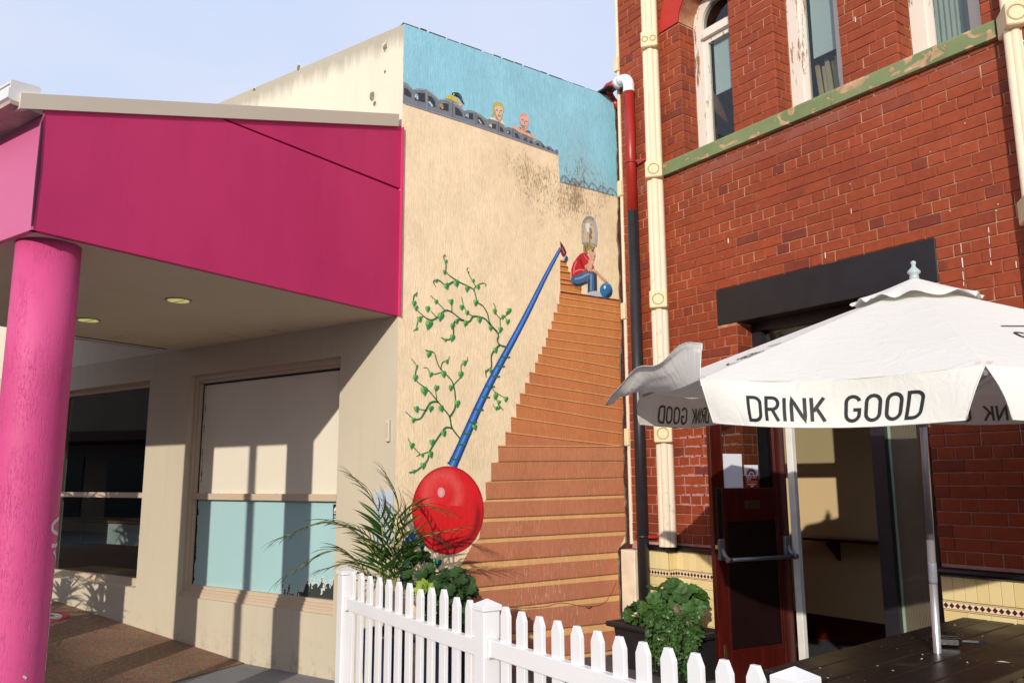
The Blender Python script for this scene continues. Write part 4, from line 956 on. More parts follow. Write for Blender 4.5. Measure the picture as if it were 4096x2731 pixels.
# brick setting out: three courses of stretchers to one of headers
bricks = []                                            # centre, (half sizes), axes name
rb = random.Random(21)
def lay(face, a0, a1, z0, z1, holes=(), quoin0=False, quoin1=False, phase=0.0, headers=True):
    """face: fn(a)->(x,y) for the wall line, plus normal; fills a0..a1 x z0..z1"""
    fn, nrm = face
    k0 = math.floor((z0-ZL)/ZC+1e-6); k1 = math.ceil((z1-ZL)/ZC-1e-6)
    for k in range(k0, k1):
        za, zb_ = max(z0, ZL+k*ZC), min(z1, ZL+(k+1)*ZC)
        if zb_-za < 0.03: continue
        zm = (za+zb_)/2; r = k % 4
        W = 0.12 if (r == 2 and headers) else 0.24
        off = {0: 0.0, 1: 0.12, 2: 0.06, 3: 0.0}[r]+phase
        spans = [(a0, a1)]
        for h in holes:
            q = h(zm)
            if not q: continue
            new = []
            for s0, s1 in spans:
                if q[1] <= s0 or q[0] >= s1: new.append((s0, s1)); continue
                if q[0] > s0: new.append((s0, q[0]))
                if q[1] < s1: new.append((q[1], s1))
            spans = new
        for s0, s1 in spans:
            if s1-s0 < 0.025: continue
            n0 = math.floor((s0-off)/W)
            cuts = [s0]; n = n0+1
            while off+n*W < s1-0.045:
                c = off+n*W+rb.uniform(-.006, .006)
                if rb.random() < 0.04 and W == 0.24: c += rb.choice((-.06, .06))
                if c > cuts[-1]+0.045: cuts.append(c)
                n += 1
            cuts.append(s1)
            for c0, c1 in zip(cuts, cuts[1:]):
                if c1-c0 > 0.20 and rb.random() < 0.05: 
                    m_ = (c0+c1)/2; bricks.append((fn, nrm, c0, m_, za, zb_)); bricks.append((fn, nrm, m_, c1, za, zb_))
                else: bricks.append((fn, nrm, c0, c1, za, zb_))
def rect(x0, x1, z0, z1): return lambda z: (x0, x1) if z0 < z < z1 else None
def arch(x0, x1, ro, zi):
    c = (x0+x1)/2
    def f(z):
        if z < zi or z > zi+ro: return None
        w = math.sqrt(ro*ro-(z-zi)**2); return (c-w, c+w)
    return f
front = (lambda a: (a, YB), (0, -1, 0))
lint = rect(-4.812, -2.818, ZLB-.001, ZL+.001)
ZJ = ZL-4*ZC
lay(front, XPR+.004, DX0, ZCAP+.03, ZJ, ()); lay(front, DX1, XR+.02, ZCAP+.03, ZJ, ())
lay(front, XPR+.004, XR+.02, ZJ, ZSB+.005, (lint, rect(DX0, DX1, 0, ZLB)))
AR = [arch(x0, x1, (x1-x0)/2+.256, ZIM) for x0, x1 in WN]
lay(front, XPR+.004, XR+.02, ZST-.01, ZIM+.9, tuple(rect(x0, x1, ZST-.1, ZIM+.0001) for x0, x1 in WN)+tuple(AR))
pil = (lambda a: (a, YP), (0, -1, 0))
lay(pil, XPL+.02, XPR-.002, ZCAP+.03, EYE+5.2, (), phase=0.03)
lay(pil, XR+.05, XR+1.4, ZCAP+.03, EYE+4.2, (), phase=0.05)
for x0, x1 in WN:                                       # window reveals, both sides
    lay((lambda a, x=x0: (x, a), (1, 0, 0)), YB+.001, YB+REC, ZST-.005, ZIM, (), phase=0.07)
    lay((lambda a, x=x1: (x, a), (-1, 0, 0)), YB+.001, YB+REC, ZST-.005, ZIM, (), phase=0.07)
lay((lambda a: (DX0, a), (1, 0, 0)), YB+.001, YB+.20, ZCAP+.03, ZLB, (), phase=0.07)
lay((lambda a: (DX1, a), (-1, 0, 0)), YB+.001, YB+.20, ZCAP+.03, ZLB, (), phase=0.07)
J = 0.0042
def brick_geo(e, fn, nrm, c0, c1, za, zb_, tone):
    """front face chamfered, sides run back into the mortar"""
    n = Vector(nrm); j0, j1 = J+rb.uniform(0, .0015), J+rb.uniform(0, .0015)
    a0, a1, z0, z1 = c0+j0, c1-j1, za+J*.9, zb_-J*.9
    pr = rb.uniform(-.0015, .002); ch = 0.004
    tl = rb.uniform(-.0015, .0015)
    P = lambda a, z, d: Vector((*fn(a), z))+n*d
    o = [P(a0, z0, -.016), P(a1, z0, -.016), P(a1, z1, -.016), P(a0, z1, -.016)]
    m = [P(a0, z0, pr-ch), P(a1, z0, pr-ch), P(a1, z1, pr-ch), P(a0, z1, pr-ch)]
    f = [P(a0+ch, z0+ch, pr+tl), P(a1-ch, z0+ch, pr-tl), P(a1-ch, z1-ch, pr-tl), P(a0+ch, z1-ch, pr+tl)]
    io, im, if_ = [[e.vert(p) for p in q] for q in (o, m, f)]
    flip = n.cross(Vector((0, 0, 1))).dot(Vector((*fn(a1), 0))-Vector((*fn(a0), 0))) > 0
    def F(q): e.face(q[::-1] if flip else q, (tone, tone, tone))
    F(if_)
    for k in range(4):
        l = (k+1) % 4
        F([im[k], im[l], if_[l], if_[k]]); F([io[k], io[l], im[l], im[k]])
# the 300 that show largest are pieces of their own, the rest one joined piece
def shown(bk):
    fn, nrm, c0, c1, za, zb_ = bk
    q = [px((*fn(a), z)) for a, z in ((c0, za), (c1, za), (c1, zb_), (c0, zb_))]
    A = 0
    for i in range(4): A += q[i][0]*q[(i+1) % 4][1]-q[(i+1) % 4][0]*q[i][1]
    x = sum(p[0] for p in q)/4; y = sum(p[1] for p in q)/4
    if not (0 < x < 4096 and 0 < y < 2731): return 0
    if Vector(nrm).dot(Vector((*fn((c0+c1)/2), (za+zb_)/2))-CAM) > 0: return 0
    if x > 2840 and 1250 < y < 1690 and y > 1512-(x-2800)*0.42 and x < 3655: return 0      # behind the parasol
    if x >= 3640 and 1180 < y < 1700: return 0
    if 2502 < x < 2560: return 0
    if 2845 < x < 3130 and y > 1690: return 0
    return abs(A)/2
order = sorted(range(len(bricks)), key=lambda i: -shown(bricks[i]))
own = set(order[:300])
shared = {}
rest = MB(); tones = []
def tone_attr(ob, vals):
    a = ob.data.attributes.new('tone', 'FLOAT', 'FACE'); a.data.foreach_set('value', vals)
for i, bk in enumerate(bricks):
    fn, nrm, c0, c1, za, zb_ = bk
    if i in own:
        key = (round((c1-c0)/.012), round((zb_-za)/.006), nrm)
        cx, cz = (c0+c1)/2, (za+zb_)/2; pc = Vector((*fn(cx), cz))
        if key not in shared:
            e = MB(); brick_geo(e, fn, nrm, c0, c1, za, zb_, 0.0)
            e.v = [(p[0]-pc.x, p[1]-pc.y, p[2]-pc.z) for p in e.v]
            ob = e.build('brick', m_brick, None, fix=False); shared[key] = ob.data
            ob.parent = pub; ob.location = pc-origin(pub)
        else:
            ob = bpy.data.objects.new('brick', shared[key]); COL.objects.link(ob); ob.parent = pub; ob.location = pc-origin(pub)
    else:
        n0 = len(rest.f); brick_geo(rest, fn, nrm, c0, c1, za, zb_, 0.0); t_ = rb.random(); tones += [t_]*(len(rest.f)-n0)
ob = rest.build('brickwork', m_brick, pub, 'stuff', fix=False); tone_attr(ob, tones)

# white paint runs and scratches on the bricks
m_drip = simple('white_paint_run', C(226, 220, 214), 0.7)
e = MB()
def drip(x, y, y2, w=.006):
    X, Z0 = B_at(x, y); X2, Z1 = B_at(x+(y2-y)*.07, y2); zz_ = Z0
    while zz_ > Z1:
        L = rb.uniform(.02, .07); xx = X+(X2-X)*((Z0-zz_)/max(1e-6, Z0-Z1))
        e.box((xx, YB-.0045, max(zz_-L, Z1)), (w*rb.uniform(.4, 1), 0, 0), (0, .004, 0), (0, 0, min(L, zz_-Z1))); zz_ -= L+rb.uniform(.005, .04)
drip(3843, 975, 1150); drip(3953, 910, 1060); drip(3300, 1010, 1035, .009); drip(4063, 1045, 1072, .009); drip(2912, 955, 975, .01); drip(3404, 835, 862); drip(3420, 70, 92, .01); drip(3000, 190, 215); drip(2558, 1790, 1815, .01); drip(2552, 105, 122)
for k in range(26):
    x, y = rb.uniform(2660, 4000), rb.uniform(420, 1100)
    X, Zq = B_at(x, y)
    if XPR+.1 < X < XR and EYE+1.75 < Zq < ZSB-.02: e.box((X, YB-.004, Zq), (rb.uniform(.003, .008), 0, 0), (0, .003, 0), (0, 0, rb.uniform(.003, .008)))
e.build('paint_run', m_drip, pub, 'stuff')
# smeared repointing low on the wall beside the door
m_smear = simple('smeared_pointing', C(178, 128, 122), 0.9, 0.12, 20, 0.5, 60)
e = MB()
for k in range(-22, 3):
    z = ZL+k*ZC
    if not (ZCAP+.05 < z < EYE+.75): continue
    x = XPR+.10
    while x < DX0-.05:
        L = rb.uniform(.03, .12); hgt = rb.uniform(.012, .024)
        if rb.random() < .85: e.box((x, YB-.0022, z-hgt/2+rb.uniform(-.003, .003)), (min(L, DX0-.02-x), 0, 0), (0, .006, 0), (0, 0, hgt))
        x += L*rb.uniform(.75, 1.1)
e.build('smeared_pointing', m_smear, pub, 'stuff')

# black lintel
e = MB(); e.bbox((-4.81, YB-.004, ZLB), (1.99, 0, 0), (0, .205, 0), (0, 0, .324), .004); e.build('lintel', m_black, pub)
# peeling green sill, three lengths
e0 = [(-5.41, -4.62), (-4.617, -3.51), (-3.507, -2.262)]
for x0, x1 in e0:
    e = MB(); prof = [(YB-.045, ZSB), (YB-.048, ZSB+.11), (YB-.040, ZSB+.128), (YB+REC, ZST+.03), (YB+.01, ZSB)]
    e.prism(prof, x0, x1, lambda y, z, h: (h, y, z)); e.build('sill', m_sill, pub)
# arched windows
for wi, (x0, x1) in enumerate(WN):
    c, r = (x0+x1)/2, (x1-x0)/2
    e = MB(); ro, ri = r+.256, r+.001
    outer = [(c-ro*math.cos(a), ZIM+ro*math.sin(a)) for a in np.linspace(0, math.pi, 33)]
    inner = [(c-ri*math.cos(a), ZIM+ri*math.sin(a)) for a in np.linspace(0, math.pi, 33)]
    e.prism(outer+inner[::-1], YB-.012, YB+REC, lambda x, z, h: (x, h, z)); e.build('arch_band', m_archred, pub)
    yf = YB+REC+.005
    e = MB(); fw = 0.115 if wi else 0.11
    ri2 = r-fw
    zs0 = ZST+.02
    shape = [(x0, zs0), (x0, ZIM)]+[(c-r*math.cos(a), ZIM+r*math.sin(a)) for a in np.linspace(0, math.pi, 25)][1:-1]+[(x1, ZIM), (x1, zs0)]
    hole = [(x1-fw, zs0), (x1-fw, ZIM)]+[(c+ri2*math.cos(a), ZIM+ri2*math.sin(a)) for a in np.linspace(0, math.pi, 25)][1:-1]+[(x0+fw, ZIM), (x0+fw, zs0)]
    e.prism(shape+hole, yf, yf+.07, lambda x, z, h: (x, h, z))
    w = e.build('window', m_peelwhite, pub, text=['narrow arched window, leftmost on the upper floor', 'upper window with a row of timber boards behind the glass', 'upper window nearest the right edge, without a blind'][wi])
    zt_ = EYE+4.31
    e = MB()                                            # sash stiles, rails and the moulded transom
    for a, bb_ in ((x0+fw, x0+fw+.055), (x1-fw-.055, x1-fw)): e.abox(a, bb_, yf+.012, yf+.055, zs0, zt_)
    e.abox(x0+fw+.055, x1-fw-.055, yf+.012, yf+.055, zt_-.05, zt_); e.abox(x0+fw+.055, x1-fw-.055, yf+.012, yf+.055, zs0, zs0+.03)
    e.build('sash', m_peelwhite, w)
    e = MB(); e.abox(x0+fw-.0, x1-fw, yf-.03, yf+.06, zt_+.001, zt_+.045); e.abox(x0+fw, x1-fw, yf-.018, yf+.06, zt_+.046, zt_+.075); e.abox(x0+fw, x1-fw, yf-.008, yf+.06, zt_+.076, zt_+.10); e.build('transom', m_peelwhite, w)
    e = MB(); e.abox(x0+fw+.056, x1-fw-.056, yf+.030, yf+.036, zs0+.031, zt_-.051); e.build('pane', m_glass, w)
    e = MB(); pts = [(x0+fw+.001, zt_+.101)]+[(c-(ri2-.001)*math.cos(a), ZIM+(ri2-.001)*math.sin(a)) for a in np.linspace(0, math.pi, 17)]+[(x1-fw-.001, zt_+.101)]
    e.prism(pts, yf+.030, yf+.036, lambda x, z, h: (x, h, z)); e.build('fanlight_pane', m_glass, w)
    if wi < 2:
        e = MB(); zb0 = EYE+(3.72 if wi == 0 else 3.615)
        e.abox(x0+fw+.075, x1-fw-.02, yf+.075, yf+.079, zb0, zt_+.02); e.build('blind', m_blind, w)
# room behind the upper windows
m_room2 = simple('upper_room_wall', (0.03, 0.032, 0.036), 0.9); m_curt = simple('grey_curtain', C(206, 206, 196), 0.85, 0.05, 3)
e = MB(); e.abox(-6.3, XR+3, 8.2, 8.3, EYE+2.9, EYE+6); e.abox(-6.3, XR+3, YB+.32, 8.2, EYE+2.85, EYE+2.9); e.abox(-6.3, XR+3, YB+.32, 8.2, EYE+6, EYE+6.05); e.abox(-6.35, -6.3, YB+.32, 8.2, EYE+2.9, EYE+6); e.abox(XR+3, XR+3.05, YB+.32, 8.2, EYE+2.9, EYE+6)
e.build('upper_room_wall', m_room2, None, 'structure')
x0, x1 = WN[2]
e = MB(); pts = []
for i in range(15): pts.append((x0+.13+i*.02, YB+REC+.13+(.014 if i % 2 else 0)))
for a, c_ in zip(pts, pts[1:]): e.quad((*a, ZST+.03), (*c_, ZST+.03), (*c_, EYE+4.6), (*a, EYE+4.6))
cu = e.build('curtain', m_curt, pub)
# timber boards leaning inside the middle window
m_board = simple('pale_timber_board', C(206, 176, 136), 0.7, 0.08, 12, scale=(6, 6, 1))
for i, (x, top, tilt) in enumerate(((-3.84, 3.60, -.12), (-3.795, 3.565, -.10), (-3.745, 3.61, -.12), (-3.70, 3.575, -.10), (-3.655, 3.60, -.11))):
    e = MB(); z0 = ZST+.03; h = EYE+top-z0; x -= 0.0
    e.bbox((x-tilt*h*.0, YB+.335+.012*(i % 2)+.001*i, z0), (.040, 0, 0), (0, .022, 0), (tilt*h, .03, h), .003)
    o_ = e.build('timber_board', m_board)
    label(o_, ['pale board leaning inside the middle upper window, leftmost of the row', 'short board leaning behind the leftmost one inside the middle upper window', 'tall pale board in the middle of the row inside the upper window', 'board just right of the tall middle one inside the upper window', 'board nearest the brick pier inside the middle upper window'][i], 'board', 'timber boards leaning inside the window')
e = MB(); e.abox(-4.1, -3.3, YB+.325, YB+.46, ZST+.0, ZST+.028); e.build('window_board', m_peelwhite, pub)

# cream angle colonnettes with boss blocks
def colonnette(x, y, z0, z1, R, name_):
    prof = []
    for k in range(3):
        a0 = math.radians(-52-58+k*58)
        cx, cy = x+R*.52*math.cos(a0), y+R*.52*math.sin(a0)
        for q in np.linspace(-1.2, 1.2, 9): prof.append((cx+R*.46*math.cos(a0+q), cy+R*.46*math.sin(a0+q)))
    prof += [(x+R*.55, y+R*.75), (x-R*.75, y+R*.75), (x-R*.8, y)]
    e = MB(); e.prism(prof, z0, z1, lambda a, c, h: (a, c, h)); return e.build('colonnette', m_colonnette, pub)
def boss(x, y, z, w, h, col, dbl=False):
    d = Vector((1, -1, 0)).normalized() if False else None
    e = MB(); rot = math.radians(-52); ax = Vector((math.cos(rot+math.pi/2), math.sin(rot+math.pi/2), 0)); nn = Vector((math.cos(rot), math.sin(rot), 0))
    # block canted to face between the two wall faces
    o = Vector((x, y, z-h/2))-ax*w/2-nn*.10
    e.bbox(o, ax*w, nn*.215, Zup*h, .008); bb_ = e.build('boss_block', m_boss, col)
    for cxo in ((-.040, .040) if dbl else (0,)):
        e = MB(); r = .034 if dbl else .058; c0 = Vector((x, y, z))+nn*.1145+ax*cxo; n_ = 28
        ring = [[c0+nn*h+(ax*math.cos(2*math.pi*i/n_)+Zup*math.sin(2*math.pi*i/n_))*q for i in range(n_)] for q, h in ((r, 0), (r-.003, .0045), (r-.009, .0045), (r-.013, .0005), (r-.013, .0))]
        ri_ = [[e.vert(p) for p in q] for q in ring]
        for a_, b_ in zip(ri_, ri_[1:]):
            for i in range(n_): e.face((a_[i], a_[(i+1) % n_], b_[(i+1) % n_], b_[i])); e.build('boss_ring', m_boss, col)
XC, YC = -5.438, 5.618
cl = colonnette(XC, YC, ZCAP+.02, EYE+5.3, .088, 'l')
for z, dbl in ((4.375, True), (3.00, False), (1.70, False), (.43, False)): boss(XC, YC, EYE+z, .165, .165, cl, dbl)
cr2 = colonnette(XR+.025, YC, ZCAP+.02, EYE+5.3, .070, 'r')
for z in (4.375, 3.00, 1.70, .43): boss(XR+.025, YC, EYE+z, .125, .165, cr2)
# corner moulding on the far left edge of the pilaster, seen edge on
e = MB(); e.prism([(XPL-.006, YP+.10), (XPL-.008, YP-.0), (XPL-.002, YP-.016), (XPL+.014, YP-.018), (XPL+.024, YP-.008), (XPL+.024, YP+.10)], ZCAP+.02, EYE+5.3, lambda a, c, h: (a, c, h)); cl2 = e.build('colonnette', m_colonnette, pub)
for z in (4.35, 2.97, 1.68, .42):
    e = MB(); e.bbox((XPL-.030, YP-.034, EYE+z-.085), (.060, 0, 0), (0, .13, 0), (0, 0, .17), .008); e.build('boss_block', m_boss, cl2)
m_block = simple('peeling_cream_block', C(228, 212, 188), 0.8, 0.12, 9, 0.35, 40)
e = MB(); e.bbox((-6.00, 5.545, 0), (.19, 0, 0), (0, .15, 0), (0, 0, EYE-.65), .008); e.build('base_block', m_block, pub)

# glazed dado: black cap, cream tiles, chequer band
def cap_run(x0, x1, y, ext0=0, ext1=0):
    e = MB(); prof = [(y+.02, ZCAP-.03), (y-.012, ZCAP-.03), (y-.034, ZCAP-.018), (y-.038, ZCAP), (y-.030, ZCAP+.018), (y-.010, ZCAP+.03), (y+.02, ZCAP+.03)]
    e.sm = False; e.prism(prof, x0, x1, lambda c, z, h: (h, c, z)); return e.build('dado_cap', m_blackgloss, pub)
cap_run(XPL+.17, XPR+.035, YP); cap_run(XPR+.036, DX0, YB); cap_run(DX1, XR+.1, YB); cap_run(XR+.0, XR+1.5, YP)
e = MB(); e.abox(XPR-.002, XPR+.034, YP-.03, YB, ZCAP-.028, ZCAP+.028); e.build('dado_cap', m_blackgloss, pub)
def tile(o, ea, n, h, mat, par, name='tile', th=.010):
    e = MB(); e.bbox(Vector(o), Vector(ea), Vector(n)*th, Zup*h, .0018); return e.build(name, mat, par)
tile_mesh = {}
def tile_at(org, a_vec, n_vec, w, h, mat, name, par):
    key = (round(w, 3), round(h, 3), tuple(a_vec), mat.name)
    if key not in tile_mesh:
        e = MB(); e.bbox((0, 0, 0), Vector(a_vec)*(w-.003), Vector(n_vec)*.009, Zup*(h-.003), .0016); o_ = e.build(name, mat); o_.parent = par; tile_mesh[key] = o_.data
    else:
        o_ = bpy.data.objects.new(name, tile_mesh[key]); COL.objects.link(o_); o_.parent = par
    o_.location = Vector(org)-origin(par); return o_
def dado(a0, a1, pt, av, nv, name):
    z1 = ZCAP-.03; L = a1-a0
    e = MB(); o_ = Vector(pt(a0))-Vector(nv)*.006; e.box(o_-Zup*(o_.z-0.0), Vector(av)*L, Vector(nv)*.008, Zup*z1); bed = e.build('dado_panel', m_grout, pub)
    W = .0765; zt1 = z1; zt0 = z1-.155
    def row(z0, z1_, w, off=0):
        a = a0-off
        while a < a1-.004:
            s0, s1 = max(a, a0), min(a+w, a1)
            if s1-s0 > .012: tile_at(Vector(pt(s0+.0015))+Zup*(z0+.0015-Vector(pt(0)).z)+Vector(nv)*.001, av, nv, s1-s0, z1_-z0, m_tile, 'tile', bed)
            a += w
    row(zt0, zt1, W)
    zb1 = zt0-.012; zb0 = zb1-.042
    tile_at(Vector(pt(a0))+Zup*(zt0-.010-Vector(pt(0)).z)+Vector(nv)*.0005, av, nv, L, .009, m_tile, 'border_strip', bed); tile_at(Vector(pt(a0))+Zup*(zb0-.011-Vector(pt(0)).z)+Vector(nv)*.0005, av, nv, L, .009, m_tile, 'border_strip', bed)
    e = MB(); o_ = Vector(pt(a0)); o_.z = zb0; e.box(o_, Vector(av)*L, Vector(nv)*.007, Zup*(zb1-zb0)); e.build('chequer_bed', m_whitedia, bed)
    n = max(1, round(L/.0385)); s = L/n; zc = (zb0+zb1)/2
    key = ('dia', tuple(av))
    for i in range(n):
        if key not in tile_mesh:
            e = MB(); A = Vector(av); N = Vector(nv); q = [A*.0165, Zup*.018, A*-.0165, Zup*-.018]
            i0 = [e.vert(p) for p in q]; i1 = [e.vert(p+N*.0095) for p in q]; e.face(i1)
            for k in range(4): e.face((i0[k], i0[(k+1) % 4], i1[(k+1) % 4], i1[k]))
            d_ = e.build('diamond_tile', m_diamond); d_.parent = bed; tile_mesh[key] = d_.data
        else:
            d_ = bpy.data.objects.new('diamond_tile', tile_mesh[key]); COL.objects.link(d_); d_.parent = bed
        o_ = Vector(pt(a0+(i+.5)*s)); o_.z = zc; d_.location = o_-origin(bed)
    z = zb0-.014; k = 0
    while z > .03:
        row(max(.01, z-.0765), z, .153, .0765*(k % 2)); z -= .0765; k += 1
FX = (1, 0, 0); FN = (0, -1, 0)
dado(XPL+.19, XPR, lambda a: (a, YP, 0), FX, FN, 'l1')
dado(0, YB-YP-.001, lambda a: (XPR, YP+a, 0), (0, 1, 0), (1, 0, 0), 'l2')
dado(XPR+.011, DX0, lambda a: (a, YB, 0), FX, FN, 'l3')
dado(DX1, XR-.0, lambda a: (a, YB, 0), FX, FN, 'r1')
dado(XR, XR+1.2, lambda a: (a, YP, 0), FX, FN, 'r2')

# ------------------------------------------------------------------ doorway
yj = YB+.20
m_framepaint = simple('dark_door_frame', C(38, 36, 42), 0.4, 0.15, 10)
e = MB(); e.abox(DX0, DX0+.10, yj, yj+.13, 0, ZLB); e.abox(-3.545, -3.435, yj, yj+.13, 0, ZLB); e.abox(-3.165, -3.095, yj, yj+.13, 0, ZLB); e.abox(-3.095, DX1, yj+.02, yj+.13, 0, ZLB)
e.abox(DX0+.10, -3.545, yj, yj+.13, EYE+.72, EYE+.82); e.abox(DX0+.10, -3.545, yj, yj+.13, ZLB-.07, ZLB); e.abox(-3.435, -3.165, yj, yj+.13, ZLB-.07, ZLB); e.abox(-3.435, -3.165, yj, yj+.13, .0, .16)
dfm = e.build('door_frame', m_framepaint, pub)
e = MB(); e.abox(DX0+.101, -3.546, yj+.06, yj+.066, EYE+.821, ZLB-.071); e.build('transom_pane', m_glass, dfm)
m_flute = NT('fluted_glass')
def _fl():
    t = m_flute; w = t.n.new('ShaderNodeTexWave'); w.inputs['Scale'].default_value = 26; w.bands_direction = 'X'; t.l.new(t.pos, w.inputs['Vector'])
    t.color(t.ramp(t.noise((1, 1, .5), 2, 3), .3, .7, C(84, 78, 66), C(110, 100, 84))); t.set(Roughness=0.25); t.b.inputs['Specular IOR Level'].default_value = 0.6
    t.bump(w.outputs['Fac'], 0.6, 0.004)
_fl(); m_flute = m_flute.m
e = MB(); e.abox(-3.434, -3.166, yj+.06, yj+.068, .161, ZLB-.071); e.build('sidelight_pane', m_flute, dfm)
m_seal = simple('pale_glazing_edge', C(150, 168, 150), 0.4)
e = MB(); e.abox(-3.434, -3.415, yj+.052, yj+.059, .161, ZLB-.071); e.build('glazing_bead', m_seal, dfm)
e = MB(); e.bbox((-4.375, 5.985, 0), (.062, 0, 0), (0, .05, 0), (0, 0, EYE+.72), .003); e.build('white_jamb', m_white, dfm)
# door leaf: hinged at the jamb, swung out past the wall face
HX, HY = -4.392, 5.985; ang = math.radians(9.5)
dl = Vector((-math.sin(ang), -math.cos(ang), 0)); dn = Vector((dl.y, -dl.x, 0))    # along the leaf / normal
if dn.x < 0: dn = -dn
DW, DT = .80, .044; zb_, zt2 = 0.02, EYE+.70
def LD(a, d, z): return Vector((HX, HY, 0))+dl*a+dn*d+Zup*z
door = None
def lbox(e, a0, a1, d0, d1, z0, z1, b=.002): e.bbox(LD(a0, d0, z0), dl*(a1-a0), dn*(d1-d0), Zup*(z1-z0), b)
e = MB(); St = .118
lbox(e, 0.0, St, -DT, 0, zb_, zt2); lbox(e, DW-St, DW, -DT, 0, zb_, zt2)
for z0, z1 in ((zb_, .26), (EYE-.305, EYE-.065), (zt2-.13, zt2)): lbox(e, St, DW-St, -DT+.001, -.001, z0, z1)
door = e.build('door', m_mahog, pub, text='dark mahogany door leaf standing open at right angles to the wall')
e = MB(); lbox(e, St, DW-St, -DT+.014, -.016, .26, EYE-.305); e.build('panel', m_mahogdark, door)
e = MB(); mw = .022
for a0, a1, z0, z1 in ((St, St+mw, .26, EYE-.305), (DW-St-mw, DW-St, .26, EYE-.305), (St+mw, DW-St-mw, .26, .26+mw), (St+mw, DW-St-mw, EYE-.305-mw, EYE-.305), (St, St+.012, EYE-.065, zt2-.13), (DW-St-.012, DW-St, EYE-.065, zt2-.13)):
    lbox(e, a0, a1, -.014, -.002, z0, z1)
e.build('panel_moulding', m_mahog, door)
e = MB(); lbox(e, St+.012, DW-St-.012, -.026, -.020, EYE-.064, zt2-.131, .001); e.build('door_glass', m_glass, door)
m_brass = simple('tarnished_brass', C(92, 72, 40), 0.4, 0.25, 20, metallic=0.6); m_steel = simple('grey_metal', C(120, 122, 128), 0.35, 0.06, 10, metallic=0.5)
e = MB(); lbox(e, DW-.098, DW-.032, .001, .004, EYE-.50, EYE-.06); pp = e.build('push_plate', m_brass, door)
e = MB(); lbox(e, DW-.088, DW-.042, .004, .006, EYE-.49, EYE-.07); e.build('plate_inset', m_blackgloss, door)
e = MB(); lbox(e, .31, .47, .001, .003, EYE-.235, EYE-.165); e.build('name_plate', m_brass, door)
e = MB(); lbox(e, DW-.068, DW-.04, .001, .012, .075, .33); lbox(e, DW-.078, DW-.03, .001, .006, .20, .23); e.build('bolt', m_brass, door)
# panic bar
zbar = EYE-.608
for a in (DW-.052, .055):
    e = MB(); lbox(e, a-.030, a+.030, .001, .035, zbar-.02, zbar+.145, .006)
    q = [LD(a, .03, zbar+.07), LD(a-(.0), .055, zbar+.02), LD(a-(.03 if a > .3 else -.03)*0, .105, zbar-.012)]
    e.tube(q, [.020, .020, .018], 10); e.build('bar_arm', m_steel, door)
e = MB(); e.tube([LD(DW-.052, .105, zbar-.012), LD(.055, .105, zbar-.012)], .016, 14)
for a in (DW-.052, .055): e.tube([LD(a-.02, .105, zbar-.012), LD(a+.02, .105, zbar-.012)], .021, 14)
e.build('panic_bar', m_steel, door)
m_yel = simple('brass_latch', C(226, 196, 110), 0.4); e = MB(); lbox(e, DW-.016, DW+.004, .012, .028, zbar+.07, zbar+.10); e.build('latch', m_yel, door)
# notices stuck inside the glass
def nsheet(name, a0, a1, z0, z1, d, mat, par): q = MB(); q.quad(LD(a0, d, z0), LD(a1, d, z0), LD(a1, d, z1), LD(a0, d, z1)); return q.build(name, mat, par)
m_paper = simple('white_paper', C(214, 216, 222), 0.8, 0.02, 4); m_maroon = simple('maroon_print', C(118, 24, 22), 0.7); m_orange = simple('orange_print', C(190, 84, 44), 0.7); m_cr = simple('cream_print', C(224, 204, 184), 0.7)
nsheet('paper_notice', DW-St-.018-.205, DW-St-.018, EYE-.062, EYE+.215, -.0185, m_paper, door)
fa1 = DW-St-.018-.225; fa0 = fa1-.150; fz0, fz1 = EYE-.062, EYE+.125
fly = nsheet('event_flyer', fa0, fa1, fz0, fz1, -.0185, m_maroon, door)
nsheet('flyer_top', fa0, fa1, fz0+.10, fz1, -.0180, m_paper, door)
fc = (fa0+fa1)/2
def fpt(x, z, d=-.0172): return LD(fc-x, d, z)            # x to the right as read
e = MB()
zc = fz0+.105
for i in range(11):                                     # rising sun rays
    a = math.pi*(i+.5)/11; r0, r1 = .048, .066
    e.face([e.vert(fpt(r0*math.cos(a-.11), zc+r0*math.sin(a-.11))), e.vert(fpt(r0*math.cos(a+.11), zc+r0*math.sin(a+.11))), e.vert(fpt(r1*math.cos(a), zc+r1*math.sin(a)))])
n = 16
for i in range(n):
    a, c_ = math.pi*i/n, math.pi*(i+1)/n
    for r0, r1 in ((.030, .047), (.0, .018)):
        e.face([e.vert(fpt(r0*math.cos(a), zc+r0*math.sin(a))), e.vert(fpt(r1*math.cos(a), zc+r1*math.sin(a))), e.vert(fpt(r1*math.cos(c_), zc+r1*math.sin(c_))), e.vert(fpt(r0*math.cos(c_), zc+r0*math.sin(c_)))])
e.build('sun_emblem', m_maroon, door)
